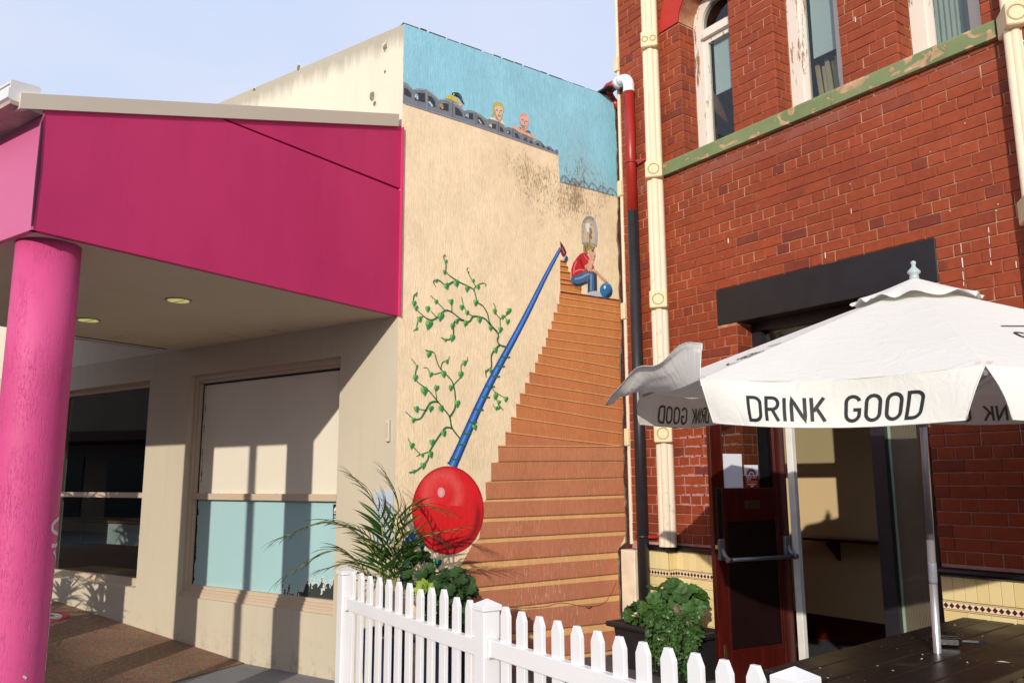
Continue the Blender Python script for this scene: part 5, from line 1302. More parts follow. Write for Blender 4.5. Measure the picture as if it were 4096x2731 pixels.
# interior seen through the doorway
m_intdark = simple('interior_brown', C(74, 58, 46), 0.8, 0.05, 2)  # sides and ceiling browned to cut the light bounced inside the room
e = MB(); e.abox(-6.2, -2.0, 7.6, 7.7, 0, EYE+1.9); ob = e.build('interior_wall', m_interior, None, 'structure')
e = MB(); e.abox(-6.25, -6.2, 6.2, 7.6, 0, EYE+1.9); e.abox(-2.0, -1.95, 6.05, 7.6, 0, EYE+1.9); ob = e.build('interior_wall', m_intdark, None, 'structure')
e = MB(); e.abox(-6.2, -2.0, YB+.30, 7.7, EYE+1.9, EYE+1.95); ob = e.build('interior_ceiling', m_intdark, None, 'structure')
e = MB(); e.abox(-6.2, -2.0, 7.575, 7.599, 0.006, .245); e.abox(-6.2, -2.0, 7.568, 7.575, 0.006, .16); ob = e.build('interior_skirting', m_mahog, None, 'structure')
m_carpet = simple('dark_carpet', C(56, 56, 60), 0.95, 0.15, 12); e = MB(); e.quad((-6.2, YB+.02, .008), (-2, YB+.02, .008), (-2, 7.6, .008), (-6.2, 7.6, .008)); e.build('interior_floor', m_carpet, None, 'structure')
sh = MB(); sh.bbox((-5.22, 7.32, EYE-.60), (1.6, 0, 0), (0, .26, 0), (0, 0, .03), .004)
shf = sh.build('drinks_shelf', m_mahog); label(shf, 'narrow mahogany shelf on the cream wall inside the doorway', 'shelf')
for x in (-5.0, -4.2): 
    e = MB(); e.prism([(7.575, EYE-.61), (7.36, EYE-.61), (7.575, EYE-.80)], x, x+.03, lambda y, z, h: (h, y, z)); e.build('bracket', m_mahog, shf)
# ------------------------------------------------------------------ lettering from strokes (cap height 1)
def arcp(cx, cy, rx, ry, a0, a1, n=8): return [(cx+rx*math.cos(math.radians(a0+(a1-a0)*i/n)), cy+ry*math.sin(math.radians(a0+(a1-a0)*i/n))) for i in range(n+1)]
GL = {
 'D': (.50, [[(0, 0), (0, 1), (.22, 1)]+arcp(.22, .74, .28, .26, 90, 0, 6)+arcp(.22, .26, .28, .26, 0, -90, 6)+[(0, 0)]]),
 'R': (.48, [[(0, 0), (0, 1), (.24, 1)]+arcp(.24, .75, .24, .25, 90, -90, 10)+[(0, .5)], [(.24, .5), (.48, 0)]]),
 'I': (.02, [[(0, 0), (0, 1)]]), 'N': (.50, [[(0, 0), (0, 1), (.5, 0), (.5, 1)]]),
 'K': (.48, [[(0, 0), (0, 1)], [(.46, 1), (.05, .42)], [(.17, .56), (.48, 0)]]),
 'G': (.50, [arcp(.25, .74, .25, .26, 15, 180, 8)+arcp(.25, .26, .25, .26, 180, 360, 8)+[(.5, .45), (.27, .45)]]),
 'O': (.50, [arcp(.25, .74, .25, .26, 0, 180, 8)+arcp(.25, .26, .25, .26, 180, 360, 8)+[(.5, .74)]]),
 'A': (.52, [[(0, 0), (.26, 1), (.52, 0)], [(.09, .34), (.43, .34)]]), 'Z': (.44, [[(0, 1), (.44, 1), (0, 0), (.44, 0)]]),
 'C': (.48, [arcp(.25, .74, .25, .26, 20, 180, 8)+arcp(.25, .26, .25, .26, 180, 340, 8)]), 'Y': (.5, [[(0, 1), (.25, .5), (.5, 1)], [(.25, .5), (.25, 0)]]),
 'T': (.46, [[(0, 1), (.46, 1)], [(.23, 1), (.23, 0)]]), 'W': (.7, [[(0, 1), (.18, 0), (.35, .7), (.52, 0), (.7, 1)]]), 'U': (.5, [[(0, 1), (0, .25)]+arcp(.25, .25, .25, .25, 180, 360, 8)+[(.5, 1)]]),
 'P': (.46, [[(0, 0), (0, 1), (.22, 1)]+arcp(.22, .75, .24, .25, 90, -90, 8)+[(0, .5)]]), '-': (.3, [[(0, .5), (.3, .5)]]), ' ': (.28, []),
 'S': (.46, [arcp(.23, .75, .22, .25, 30, 270, 8)+arcp(.23, .25, .22, .25, 90, -150, 8)]), 'E': (.42, [[(.42, 1), (0, 1), (0, 0), (.42, 0)], [(0, .5), (.36, .5)]]), 'M': (.6, [[(0, 0), (0, 1), (.3, .3), (.6, 1), (.6, 0)]]), 'L': (.4, [[(0, 1), (0, 0), (.4, 0)]]), 'H': (.48, [[(0, 0), (0, 1)], [(.48, 0), (.48, 1)], [(0, .5), (.48, .5)]]),
}
def word_width(s, gap=.17): return sum(GL[c][0] for c in s)+gap*(len(s)-1)
def letters(s, fn, h, x0, y0, w=.13, gap=.17, split=4):
    """one mesh builder per letter; fn(a, b) -> point"""
    out = []; x = 0
    for c in s:
        wd, st = GL[c]
        if st:
            e = MB()
            for pl in st:
                pl = [p for i, p in enumerate(pl) if i == 0 or math.hypot(p[0]-pl[i-1][0], p[1]-pl[i-1][1]) > 1e-4]
                closed = len(pl) > 2 and math.hypot(pl[0][0]-pl[-1][0], pl[0][1]-pl[-1][1]) < 1e-4
                P = []
                for p, q in zip(pl, pl[1:]):
                    n = max(1, int(math.hypot(q[0]-p[0], q[1]-p[1])*split))
                    P += [(p[0]+(q[0]-p[0])*i/n, p[1]+(q[1]-p[1])*i/n) for i in range(n)]
                P.append(pl[-1]); m = len(P); L = []; R = []
                for i in range(m):
                    v = Vector(P[i]); a = Vector(P[max(i-1, 0)]); b_ = Vector(P[min(i+1, m-1)])
                    d1 = (v-a).normalized() if i else (b_-v).normalized(); d2 = (b_-v).normalized() if i < m-1 else d1
                    
                    if closed and i in (0, m-1): d1 = (Vector(P[-1])-Vector(P[-2])).normalized(); d2 = (Vector(P[1])-Vector(P[0])).normalized()
                    n1 = Vector((-d1.y, d1.x)); n2 = Vector((-d2.y, d2.x)); nn = (n1+n2); nn = nn.normalized() if nn.length > 1e-4 else n1
                    k = min(1.42, 1/max(.3, nn.dot(n1)))
                    L.append(v+nn*w/2*k); R.append(v-nn*w/2*k)
                ids = [(e.vert(fn(x0+(x+l.x)*h, y0+l.y*h)), e.vert(fn(x0+(x+r.x)*h, y0+r.y*h))) for l, r in zip(L, R)]
                for a, b_ in zip(ids, ids[1:]): e.face((a[0], b_[0], b_[1], a[1]))
            out.append(e)
        x += wd+gap
    return out

# flyer wording
_w = MB()
def merge(lst):
    e = MB()
    for q in lst:
        n = len(e.v); e.v += q.v; e.f += [tuple(i+n for i in f) for f in q.f]; e.c += q.c; e.smooth += q.smooth
    return e
merge(letters('ANZAC DAY', lambda a, b_: fpt(a, b_), .019, -.060, fz0+.082, .2, .22)).build('flyer_lettering', m_cr, door)
merge(letters('TWO-UP', lambda a, b_: fpt(a, b_), .011, -.056, fz0+.061, .2, .2)).build('flyer_lettering', m_cr, door)
nsheet('flyer_band', fa0+.016, fa1-.016, fz0+.040, fz0+.056, -.0178, m_orange, door)
e = MB()
for k in range(2): e.quad(fpt(-.055, fz0+.030-k*.006), fpt(.05, fz0+.030-k*.006), fpt(.05, fz0+.033-k*.006), fpt(-.055, fz0+.033-k*.006))
e.quad(fpt(-.016, fz0+.006), fpt(.014, fz0+.009), fpt(.014, fz0+.021), fpt(-.016, fz0+.018)); e.quad(fpt(-.062, fz0+.0775), fpt(.062, fz0+.0775), fpt(.062, fz0+.079), fpt(-.062, fz0+.079))
e.build('flyer_print', m_cr, door)
# window sticker print
e = MB(); T_ = -.1145
e.prism([(su0+.012, sz0+.075), (su1-.012, sz0+.075), (su1-.012, sz0+.115), (su0+.042, sz0+.142), (su0+.012, sz0+.115)], T_, T_+.0006, lambda u, z, h: SW(u, h, z))
for k, (a, c_) in enumerate(((.02, .062), (.008, .075), (.014, .07), (.006, .072))): e.box(SW(su0+a, T_, sz0+.012+k*.014), uS*(c_-a), nS*.0006, Zup*(.006))
o_ = e.build('sticker_print', m_print, w2)
e = MB(); e.box(SW(su0+.022, T_+.001, sz0+.09), uS*.012, nS*.0006, Zup*.03); e.box(SW(su0+.044, T_+.001, sz0+.085), uS*.018, nS*.0006, Zup*.012); e.build('sticker_mark', m_inkblack, w2)

# ------------------------------------------------------------------ things on the shop wall
m_notice = simple('pale_blue_notice', C(180, 191, 202), 0.5, 0.05, 5)
u0_, zt0_ = S_at(1500, 1962); u1_, zb1_ = S_at(1572, 2170)
nb = empty('wall_notice', SW((u0_+u1_)/2, 0, zb1_), 'pale blue printed notice on the cream wall behind the palm', 'notice')
e = MB(); e.box(SW(u1_, 0.001, zb1_), uS*(u0_-u1_), nS*.006, Zup*(zt0_-zb1_)); e.build('board', m_notice, nb)
m_greyprint = simple('grey_print', C(120, 132, 150), 0.7)
e = MB(); r2 = random.Random(4)
for k in range(13):
    z = zt0_-.12-k*.019; a = r2.uniform(.02, .05); e.box(SW(u0_-a, .0072, z), uS*-(abs(u0_-u1_)-a-r2.uniform(.02, .05)), nS*.0006, Zup*.006)
e.build('print_lines', m_greyprint, nb)
u, z = S_at(1557, 1722)
pb2 = empty('switch_box', SW(u, 0, z), 'small slim cream box fixed to the shop wall near the corner', 'box')
e = MB(); e.bbox(SW(u-.018, .0005, z-.09), uS*.036, nS*.028, Zup*.18, .005); e.build('cover', m_cap, pb2)
e = MB(); e.bbox(SW(u-.009, .0285, z-.055), uS*.018, nS*.004, Zup*.12, .0015); e.build('slot', m_frame, pb2)
# painted prohibition disc on the ramp
P = G_at(130, 2530, .08); 
cU, cT = (P-CO).dot(uS), (P-CO).dot(nS); zD = rz(max(u0, cU))
def RD_(a, r, h): 
    uu = cU+r*math.cos(a); return SW(uu, cT+r*math.sin(a), rz(max(u0, uu))+h)
m_redsign = simple('red_floor_marking', C(150, 44, 40), 0.8, 0.2, 30); m_greysign = simple('grey_floor_marking', C(160, 156, 152), 0.85, 0.15, 20)
fs = empty('floor_marking', RD_(0, 0, 0), 'worn round red and grey prohibition marking on the brown ramp behind the column', 'floor sign')
e = MB(); n = 48
for i in range(n):
    a, c_ = 2*math.pi*i/n, 2*math.pi*(i+1)/n; e.quad(RD_(a, .26, .004), RD_(a, .33, .004), RD_(c_, .33, .004), RD_(c_, .26, .004))
e.build('ring', m_redsign, fs)
e = MB(); ids = [e.vert(RD_(2*math.pi*i/n, .26, .004)) for i in range(n)]; c0 = e.vert(RD_(0, 0, .004))
for i in range(n): e.face((c0, ids[i], ids[(i+1) % n]))
e.build('disc', m_greysign, fs)
e = MB(); q = [RD_(.35+s_*.12, .26, .006) for s_ in (-1, 1)]+[RD_(.35+math.pi+s_*.12, .26, .006) for s_ in (-1, 1)]; e.face([e.vert(p) for p in q]); e.build('bar', m_redsign, fs)
e = MB(); e.face([e.vert(RD_(a, r, .005)) for a, r in ((1.2, .08), (1.5, .2), (1.9, .2), (2.3, .1), (2.0, .05))]); e.face([e.vert(RD_(a, r, .005)) for a, r in ((4.2, .08), (4.4, .2), (4.8, .19), (5.1, .1))]); e.build('symbol', m_inkblack, fs)

# ------------------------------------------------------------------ drainpipe
m_redpipe = simple('red_painted_pipe', C(160, 36, 28), 0.38, 0.10, 7); m_blackpipe = simple('black_pipe', C(40, 38, 42), 0.35, 0.15, 9); m_whitepipe = simple('white_pipe_elbow', C(232, 232, 230), 0.35, 0.05, 8)
pX, pY = -5.672, 5.525; PR = .054
dp = empty('drainpipe', (pX, pY, 0), 'drainpipe beside the mural, red above, black below, with a white elbow on top', 'drainpipe')
zj = B_at(2530, 845, pY)[1]; ztp = B_at(2530, 335, pY)[1]
e = MB(); e.tube([(pX, pY, .02), (pX, pY, zj)], PR, 28); e.build('black_pipe', m_blackpipe, dp)
e = MB(); e.tube([(pX, pY, zj-.03), (pX, pY, ztp-.02)], PR*.985, 28); e.build('red_pipe', m_redpipe, dp)
def bend(p0, d0, d1, r, n=10):
    p0, d0, d1 = Vector(p0), Vector(d0).normalized(), Vector(d1).normalized()
    c_ = p0+d1*r; return [c_-d1*r*math.cos(t)+d0*r*math.sin(t) for t in np.linspace(0, math.pi/2, n)]
b1 = bend((pX, pY, ztp), (0, 0, 1), (-1, .05, 0), .10)
e = MB(); e.tube([(pX, pY, ztp-.075), (pX, pY, ztp-.05), (pX, pY, ztp-.049)]+b1+[b1[-1]+Vector((-.03, 0, 0))], [PR*1.12, PR*1.12, PR*1.06]+[PR*1.06]*(len(b1)+1), 28); e.tube([b1[-1]+Vector((-.03, 0, 0)), b1[-1]+Vector((-.085, 0, 0))], PR*1.12, 28); e.build('elbow', m_whitepipe, dp)
s0 = b1[-1]+Vector((-.08, 0, 0)); s1 = s0+Vector((-.10, 0, -.0))
b2 = bend(s1, (-1, 0, 0), (.0, .75, -.66), .09); q2 = b2[-1]; dd = (b2[-1]-b2[-2]).normalized()
e = MB(); e.tube([s0, s1]+b2+[q2+dd*.03], PR*1.0, 28); e.tube([s1+Vector((.0, 0, 0)), b2[3]], PR*1.10, 28); e.build('elbow', m_redpipe, dp, text='red elbow turning back over the roof')
b3 = bend(q2+dd*.03, dd, (1, .2, -.35), .08)
e = MB(); e.tube(b3+[b3[-1]+Vector((.16, .03, -.06))], PR*.98, 24); e.build('roof_outlet', m_redpipe, dp)
e = MB(); e.box((XM-.02, 5.42, EYE+4.03), (.16, 0, 0), (0, .16, .03), (0, 0, .02)); e.build('roof_flashing', m_dark, dp)
for (y_, mt) in ((648, m_redpipe), (2142, m_blackpipe)):
    z = B_at(2530, y_, pY)[1]
    e = MB(); e.tube([(pX, pY, z-.012), (pX, pY, z+.012)], PR*1.12, 28); bk_ = e.build('bracket', mt, dp)
    e = MB(); e.box((pX+.03, pY+.0, z-.012), (.13, .06, 0), (-.003, .008, 0), (0, 0, .024)); e.build('bracket_tail', m_redpipe, bk_)

# ------------------------------------------------------------------ white picket fence
PA, PB_, PC = Vector((-5.489, 2.479, 0)), Vector((-3.548, 2.366, 0)), Vector((-1.696, 2.296, 0))
fence = empty('picket_fence', (-3.5, 2.37, 0), 'white vinyl picket fence in front of the mural and the brick building', 'fence')
def axes(a, b_):
    d = (b_-a).normalized(); return d, Vector((-d.y, d.x, 0))
m_bracket = simple('white_bracket', C(226, 222, 224), 0.4)
def fpost(p, d, nn):
    w = .095; e = MB(); o_ = p-d*w/2-nn*w/2; e.bbox(o_, d*w, nn*w, Zup*.965, .004); po = e.build('post', m_pvc, fence)
    c_ = .112; o2 = p-d*c_/2-nn*c_/2+Zup*.966; e = MB(); e.bbox(o2, d*c_, nn*c_, Zup*.028, .003)
    i = [e.vert(o2+d*(.004+(c_-.008)*a)+nn*(.004+(c_-.008)*b_)+Zup*.0282) for a, b_ in ((0, 0), (1, 0), (1, 1), (0, 1))]; t = e.vert(p+Zup*1.022)
    for k in range(4): e.face((i[k], i[(k+1) % 4], t))
    e.build('post_cap', m_pvc, po)
def picket_mesh(d, nn, h, name):
    w, t = .070, .018; e = MB()
    pr = [(-w/2, .05), (w/2, .05), (w/2, h-.042), (w*.20, h), (-w*.20, h), (-w/2, h-.042)]
    A = [e.vert(d*a-nn*t/2+Zup*z) for a, z in pr]; B_ = [e.vert(d*a+nn*t/2+Zup*z) for a, z in pr]
    Ai = [e.vert(d*a*.93-nn*(t/2+.0022)+Zup*(z if z < .1 else z-.003)) for a, z in pr]
    for k in range(6): e.face((A[k], A[(k+1) % 6], B_[(k+1) % 6], B_[k])); e.face((Ai[k], Ai[(k+1) % 6], A[(k+1) % 6], A[k]))
    e.face(Ai); e.face(B_[::-1]); return e
ph1 = [-.614, -.614, -.619, -.613, -.613, -.611, -.605, -.624, -.601, -.595, -.620, -.618]
px1 = [-5.368, -5.215, -5.063, -4.909, -4.758, -4.608, -4.457, -4.309, -4.165, -4.015, -3.867, -3.723]
px2 = [-3.375, -3.237, -3.093, -2.954, -2.814, -2.676, -2.538, -2.400, -2.262, -2.124, -1.989, -1.853]
ph2 = [-.610, -.615, -.618, -.618, -.622, -.622, -.624, -.624, -.624, -.620, -.620, -.614]
for (a, b_, xs_, hs, rz0, rz1) in ((PA, PB_, px1, ph1, -.862, -.785), (PB_, PC, px2, ph2, -.845, -.764)):
    d, nn = axes(a, b_); nn = nn if nn.y > 0 else -nn
    cache = {}
    for x, h in zip(xs_, hs):
        t = (x-a.x)/(b_.x-a.x); p = a+(b_-a)*t; k = round(h, 3)
        if k not in cache:
            ob = picket_mesh(d, nn, EYE+h+.012, 'picket').build('picket', m_pvc, None); cache[k] = ob.data; ob.parent = fence
        else:
            ob = bpy.data.objects.new('picket', cache[k]); COL.objects.link(ob); ob.parent = fence
        ob.location = p-origin(fence)
    L = (b_-a).length-.095
    for z0, z1 in ((EYE+rz0, EYE+rz1), (.10, .178)):
        o_ = a+d*.0475-nn*.026+Zup*z0; e = MB(); e.bbox(o_+d*.006, d*(L-.012), nn*.044, Zup*(z1-z0), .003); e.build('rail', m_pvc, fence)
        for q in (a+d*.0475, b_-d*(.0475+.022)):
            e = MB(); e.bbox(q-nn*.034+Zup*(z0-.008), d*.022, nn*.060, Zup*(z1-z0+.012), .003); e.build('rail_bracket', m_bracket, fence)
dA, nA = axes(PA, PB_); dB, nB = axes(PB_, PC)
fpost(PA, dA, nA); fpost(PB_, dA, nA); fpost(PC, dB, nB)

# ------------------------------------------------------------------ pots and plants
m_navy = simple('navy_glazed_pot', C(30, 32, 52), 0.3, 0.2, 10); m_trough = simple('black_trough', C(36, 33, 36), 0.55, 0.15, 14, 0.2, 50); m_soil = simple('potting_soil', C(56, 42, 32), 0.95, 0.3, 30, 0.6, 60)
def pot(c_, r0, r1, h, text, grp=None):
    p = empty('plant_pot', c_, text, 'pot', grp); e = MB(); prof = [(r0, 0), (r0+(r1-r0)*.5, h*.5), (r1*.97, h*.9), (r1, h*.92), (r1+.018, h*.94), (r1+.018, h), (r1-.02, h), (r1-.03, h-.04)]
    e.lathe(c_, prof, 36); e.build('body', m_navy, p); e = MB(); e.lathe((c_[0], c_[1], h-.055), [(.001, 0), (r1-.035, 0), (r1-.035, .01), (.001, .012)], 24); e.build('soil', m_soil, p); return p
pot((-5.47, 2.79, .021), .14, .19, .54, 'navy round pot behind the fence holding the palm')
pot((-5.08, 3.09, .021), .20, .26, .54, 'wide navy round pot behind the fence holding the dark geranium')
def leafmat(name, c1, c2, rough=.45, trans=.25):
    t = NT(name); r = t.n.new('ShaderNodeObjectInfo').outputs['Random']; a = t.attr('tone').outputs['Fac']
    v = t.math('FRACT', t.math('ADD', a, r)); n = t.noise((1, 1, 1), 14, 3)
    c_ = t.mix(v, c1, c2); c_ = t.mix(1.0, c_, t.ramp(n, .3, .7, (.8, .8, .8), (1.15, 1.15, 1.1)), 'MULTIPLY'); t.color(c_); t.set(Roughness=rough)
    t.b.inputs['Specular IOR Level'].default_value = .4
    tb = t.n.new('ShaderNodeBsdfTranslucent'); t.l.new(c_, tb.inputs[0]); mx = t.n.new('ShaderNodeMixShader'); mx.inputs[0].default_value = trans
    t.l.new(t.b.outputs[0], mx.inputs[1]); t.l.new(tb.outputs[0], mx.inputs[2]); t.l.new(mx.outputs[0], t.out.inputs[0]); return t.m
m_palm = leafmat('palm_leaflet', (.030, .085, .014), (.060, .145, .024)); m_palmtip = leafmat('palm_leaflet_yellow', (.060, .120, .022), (.10, .135, .030))
m_rachis = simple('palm_stem', (.26, .25, .06), 0.5, .2, 12); m_ger = leafmat('geranium_leaf', (.040, .105, .022), (.075, .170, .036), .5); m_ger2 = leafmat('dark_geranium_leaf', (.022, .060, .014), (.046, .105, .024), .5); m_lime = leafmat('lime_leaf', (.22, .36, .03), (.30, .40, .05), .5)
m_trail = leafmat('trailing_leaf', (.040, .105, .022), (.085, .180, .050), .35); m_stem = simple('green_stem', (.10, .14, .04), .6); m_succ = leafmat('succulent_leaf', (.20, .13, .12), (.30, .22, .20), .5)
# palm: fronds with single leaflets
RH = Vector((RT.x, RT.y, 0)).normalized(); DH = Vector((FW.x, FW.y, 0)).normalized()
def leaflet_mesh():
    e = MB(); e.sm = True; n = 7; L = []
    for i in range(n+1):
        t = i/n; w = .5*math.sin(math.pi*min(1, t*.92+.08))**.7*(1-t*.25); x = t; z = -.33*t*t
        L.append((e.vert((x, -w*.078, z+.012*w)), e.vert((x, 0, z-.006)), e.vert((x, w*.078, z+.012*w))))
    for a, b_ in zip(L, L[1:]):
        e.face((a[0], b_[0], b_[1], a[1])); e.face((a[1], b_[1], b_[2], a[2]))
    return e
def quick_mesh(e, mat, name):
    ob = e.build(name, mat, None, fix=False); me = ob.data; bpy.data.objects.remove(ob); return me
lm = quick_mesh(leaflet_mesh(), m_palm, 'leaflet'); lm2 = quick_mesh(leaflet_mesh(), m_palmtip, 'leaflet')
pr = random.Random(8)
palm = empty('potted_palm', (-5.47, 2.79, .5), 'feathery potted palm with yellow stems standing before the wall corner', 'palm')
PB0 = Vector((-5.47, 2.79, EYE-.79))
FR = [([(0, 0, 0), (-.03, .32, 0), (-.10, .60, .02), (-.27, .80, .0)], 11, .27), ([(-.02, 0, 0), (-.08, .30, -.05), (-.38, .48, -.1), (-.72, .38, -.12)], 13, .29), ([(-.03, 0, 0), (-.14, .15, -.08), (-.34, .30, -.14), (-.66, .14, -.16)], 12, .27),
      ([(.02, 0, 0), (.03, .34, .05), (.05, .58, .08), (-.03, .78, .06)], 11, .27), ([(.03, 0, 0), (.07, .34, .0), (.17, .58, -.02), (.40, .55, -.05)], 11, .24), ([(.03, 0, 0), (.08, .16, -.02), (.20, .36, -.05), (.50, .44, -.08)], 11, .25),
      ([(.02, 0, 0), (.12, .26, .06), (.20, .40, .08), (.36, .34, .10)], 10, .24), ([(-.02, 0, 0), (-.12, .10, .02), (-.24, .20, .02), (-.46, .16, .02)], 10, .22), ([(0, 0, 0), (.0, .24, .1), (-.05, .42, .14), (-.06, .60, .16)], 11, .25), ([(0, 0, 0), (-.06, .22, .08), (-.16, .38, .10), (-.32, .46, .12)], 11, .25), ([(.02, 0, 0), (.08, .2, .02), (.10, .38, .04), (.10, .54, .06)], 10, .24), ([(.0, 0, 0), (.02, .16, -.06), (.06, .28, -.10), (.16, .34, -.14)], 10, .24), ([(-.02, 0, 0), (-.04, .14, -.08), (-.08, .28, -.12), (-.16, .38, -.16)], 10, .24)]
for fi, (ctl, npair, LL) in enumerate(FR):
    W = [PB0+RH*a*1.05+Zup*b_*1.05+DH*c_ for a, b_, c_ in ctl]; path = smooth_path(W, 10); m = len(path)
    e = MB(); e.tube([PB0+Vector((ctl[0][0], 0, -.30))]+path, [.0060]+[.0050*(1-.75*i/m)+.0010 for i in range(m)], 6); fr = e.build('frond', m_rachis, palm)
    for k in range(npair):
        t = .26+.74*k/(npair-1); i = min(m-2, int(t*(m-1))); p = path[i]; tan = (path[i+1]-path[i]).normalized()
        side0 = tan.cross(Vector((0, 0, 1))); side0 = side0.normalized() if side0.length > .15 else DH.copy()
        nrm = side0.cross(tan).normalized()
        for sgn in (-1, 1):
            L = LL*1.15*(1.0-.45*abs(t-.5)/.5)*pr.uniform(.85, 1.12); sw = .75-.35*t+pr.uniform(-.1, .1)
            d = (tan*(.42+.55*t*t)+side0*sgn*(sw+.18)+nrm*.20+Vector((0, 0, pr.uniform(-.12, .05)))).normalized(); bz = (nrm-d*nrm.dot(d)).normalized(); by = bz.cross(d)
            M = Matrix(((d.x*L, by.x*L*1.15, bz.x*L, p.x), (d.y*L, by.y*L*1.15, bz.y*L, p.y), (d.z*L, by.z*L*1.15, bz.z*L, p.z), (0, 0, 0, 1)))
            inst('leaflet', lm2 if (t > .8 and pr.random() < .3) else lm, fr, M)
# geraniums: round scalloped leaves on stalks
def ger_mesh(lobes=7, ruff=.10, n=28):
    e = MB(); e.sm = True; c_ = e.vert((0, 0, -.10)); R1, R2 = [], []
    for i in range(n):
        a = 2*math.pi*(i+.5)/n-math.pi/2; notch = max(0, 1-abs(((a+math.pi/2+math.pi) % (2*math.pi))-math.pi)/.42)
        r = (.5+.055*math.cos(lobes*(a+math.pi/2)+math.pi))*(1-.62*notch); z = ruff*.25*math.cos(lobes*a)
        R1.append(e.vert((r*.55*math.cos(a), r*.55*math.sin(a), -.045+z*.4))); R2.append(e.vert((r*math.cos(a), r*math.sin(a), .02+z)))
    for i in range(n):
        k = (i+1) % n; e.face((c_, R1[i], R1[k])); e.face((R1[i], R2[i], R2[k], R1[k]))
    return e
gm = quick_mesh(ger_mesh(), m_ger, 'leaf'); gmd = quick_mesh(ger_mesh(9, .2), m_ger2, 'leaf'); gml = quick_mesh(ger_mesh(6, .25), m_lime, 'leaf')
gr = random.Random(31)
def orient(nv, spin, s, p):
    nv = nv.normalized(); a = nv.cross(Vector((math.cos(spin), math.sin(spin), .3))).normalized(); b_ = nv.cross(a)
    return Matrix(((a.x*s, b_.x*s, nv.x*s, p.x), (a.y*s, b_.y*s, nv.y*s, p.y), (a.z*s, b_.z*s, nv.z*s, p.z), (0, 0, 0, 1)))
def geranium(name, base, blobs, count, mesh, size, text, cat='plant', group=None, extra=None):
    g = empty(name, base, text, cat, group); base = Vector(base); st = MB(); n = 0
    while n < count:
        cx, cy, cz, rx, ry, rz_ = blobs[gr.randrange(len(blobs))]
        v = Vector((gr.gauss(0, 1), gr.gauss(0, 1), gr.gauss(.15, 1))).normalized(); rr = gr.uniform(.62, 1.0)
        p = base+Vector((cx+v.x*rx*rr, cy+v.y*ry*rr, cz+v.z*rz_*rr)); nv = v*.8+Vector((.35, -.55, .55))+Vector((gr.uniform(-.4, .4), gr.uniform(-.4, .4), gr.uniform(-.2, .4)))
        s = size*gr.uniform(.7, 1.2); inst('leaf', mesh, g, orient(nv, gr.uniform(0, 6.28), s, p)); st.tube([base+Vector((cx*.6, cy*.6, cz*.3)), base+Vector((cx, cy, cz))*.8+v*.02, p-nv.normalized()*.01], [.004, .0035, .002], 5, False); n += 1
    for (dx, dy, dz, cnt, ms, sz) in (extra or []):
        for k in range(cnt):
            v = Vector((gr.uniform(-1, 1), gr.uniform(-1, .3), gr.uniform(-.2, 1))).normalized(); p = base+Vector((dx, dy, dz))+v*gr.uniform(.02, .06)
            inst('leaf', ms, g, orient(v*.5+Vector((.4, -.8, .5)), gr.uniform(0, 6), sz*gr.uniform(.7, 1.1), p))
    st.build('stem', m_stem, g); return g
geranium('geranium_plant', (-5.10, 3.07, .58), [(-.27, -.10, .37, .15, .14, .16), (-.05, -.02, .20, .2, .16, .18), (.12, -.04, .30, .17, .15, .14), (.20, -.02, .14, .13, .14, .14)], 118, gmd, .105, 'dark ruffled geranium bush with a lime sprig, behind the fence beside the palm', extra=[(-.02, -.18, .30, 12, gml, .085)])
# black trough under the brick wall with geranium and a trailing plant
tz = EYE-1.20; tr_ = empty('planter_trough', (-5.1, 5.2, .02), 'long black planter trough standing against the tiled wall left of the door', 'planter')
tx0, tx1, ty0, ty1 = -5.58, -4.62, 4.97, 5.42
e = MB()
def ringp(i, z): return [(tx0+i, ty0+i, z), (tx1-i, ty0+i, z), (tx1-i, ty1-i, z), (tx0+i, ty1-i, z)]
lv = [ringp(.085, .021), ringp(.045, tz-.05), ringp(.04, tz-.048), ringp(.0, tz-.042), ringp(-.008, tz-.02), ringp(.0, tz), ringp(.035, tz+.002), ringp(.05, tz-.05)]
ii = [[e.vert(p) for p in q] for q in lv]
for a, b_ in zip(ii, ii[1:]):
    for k in range(4): e.face((a[k], a[(k+1) % 4], b_[(k+1) % 4], b_[k]))
e.face(ii[0][::-1]); e.build('body', m_trough, tr_)
e = MB(); e.quad((tx0+.05, ty0+.05, tz-.045), (tx1-.05, ty0+.05, tz-.045), (tx1-.05, ty1-.05, tz-.045), (tx0+.05, ty1-.05, tz-.045)); e.build('soil', m_soil, tr_)
geranium('geranium_plant', (-5.05, 5.18, tz-.02), [(-.12, -.05, .20, .20, .15, .14), (.10, .0, .30, .17, .14, .13), (.28, -.02, .24, .14, .14, .14), (-.28, -.08, .10, .12, .12, .10)], 84, gm, .128, 'bright green round-leaved geranium filling the black trough')
tp = empty('trailing_plant', (-4.78, 5.02, tz), 'small-leaved green plant trailing over the front of the black trough', 'plant')
tl = MB(); tones = []; tsm = MB()
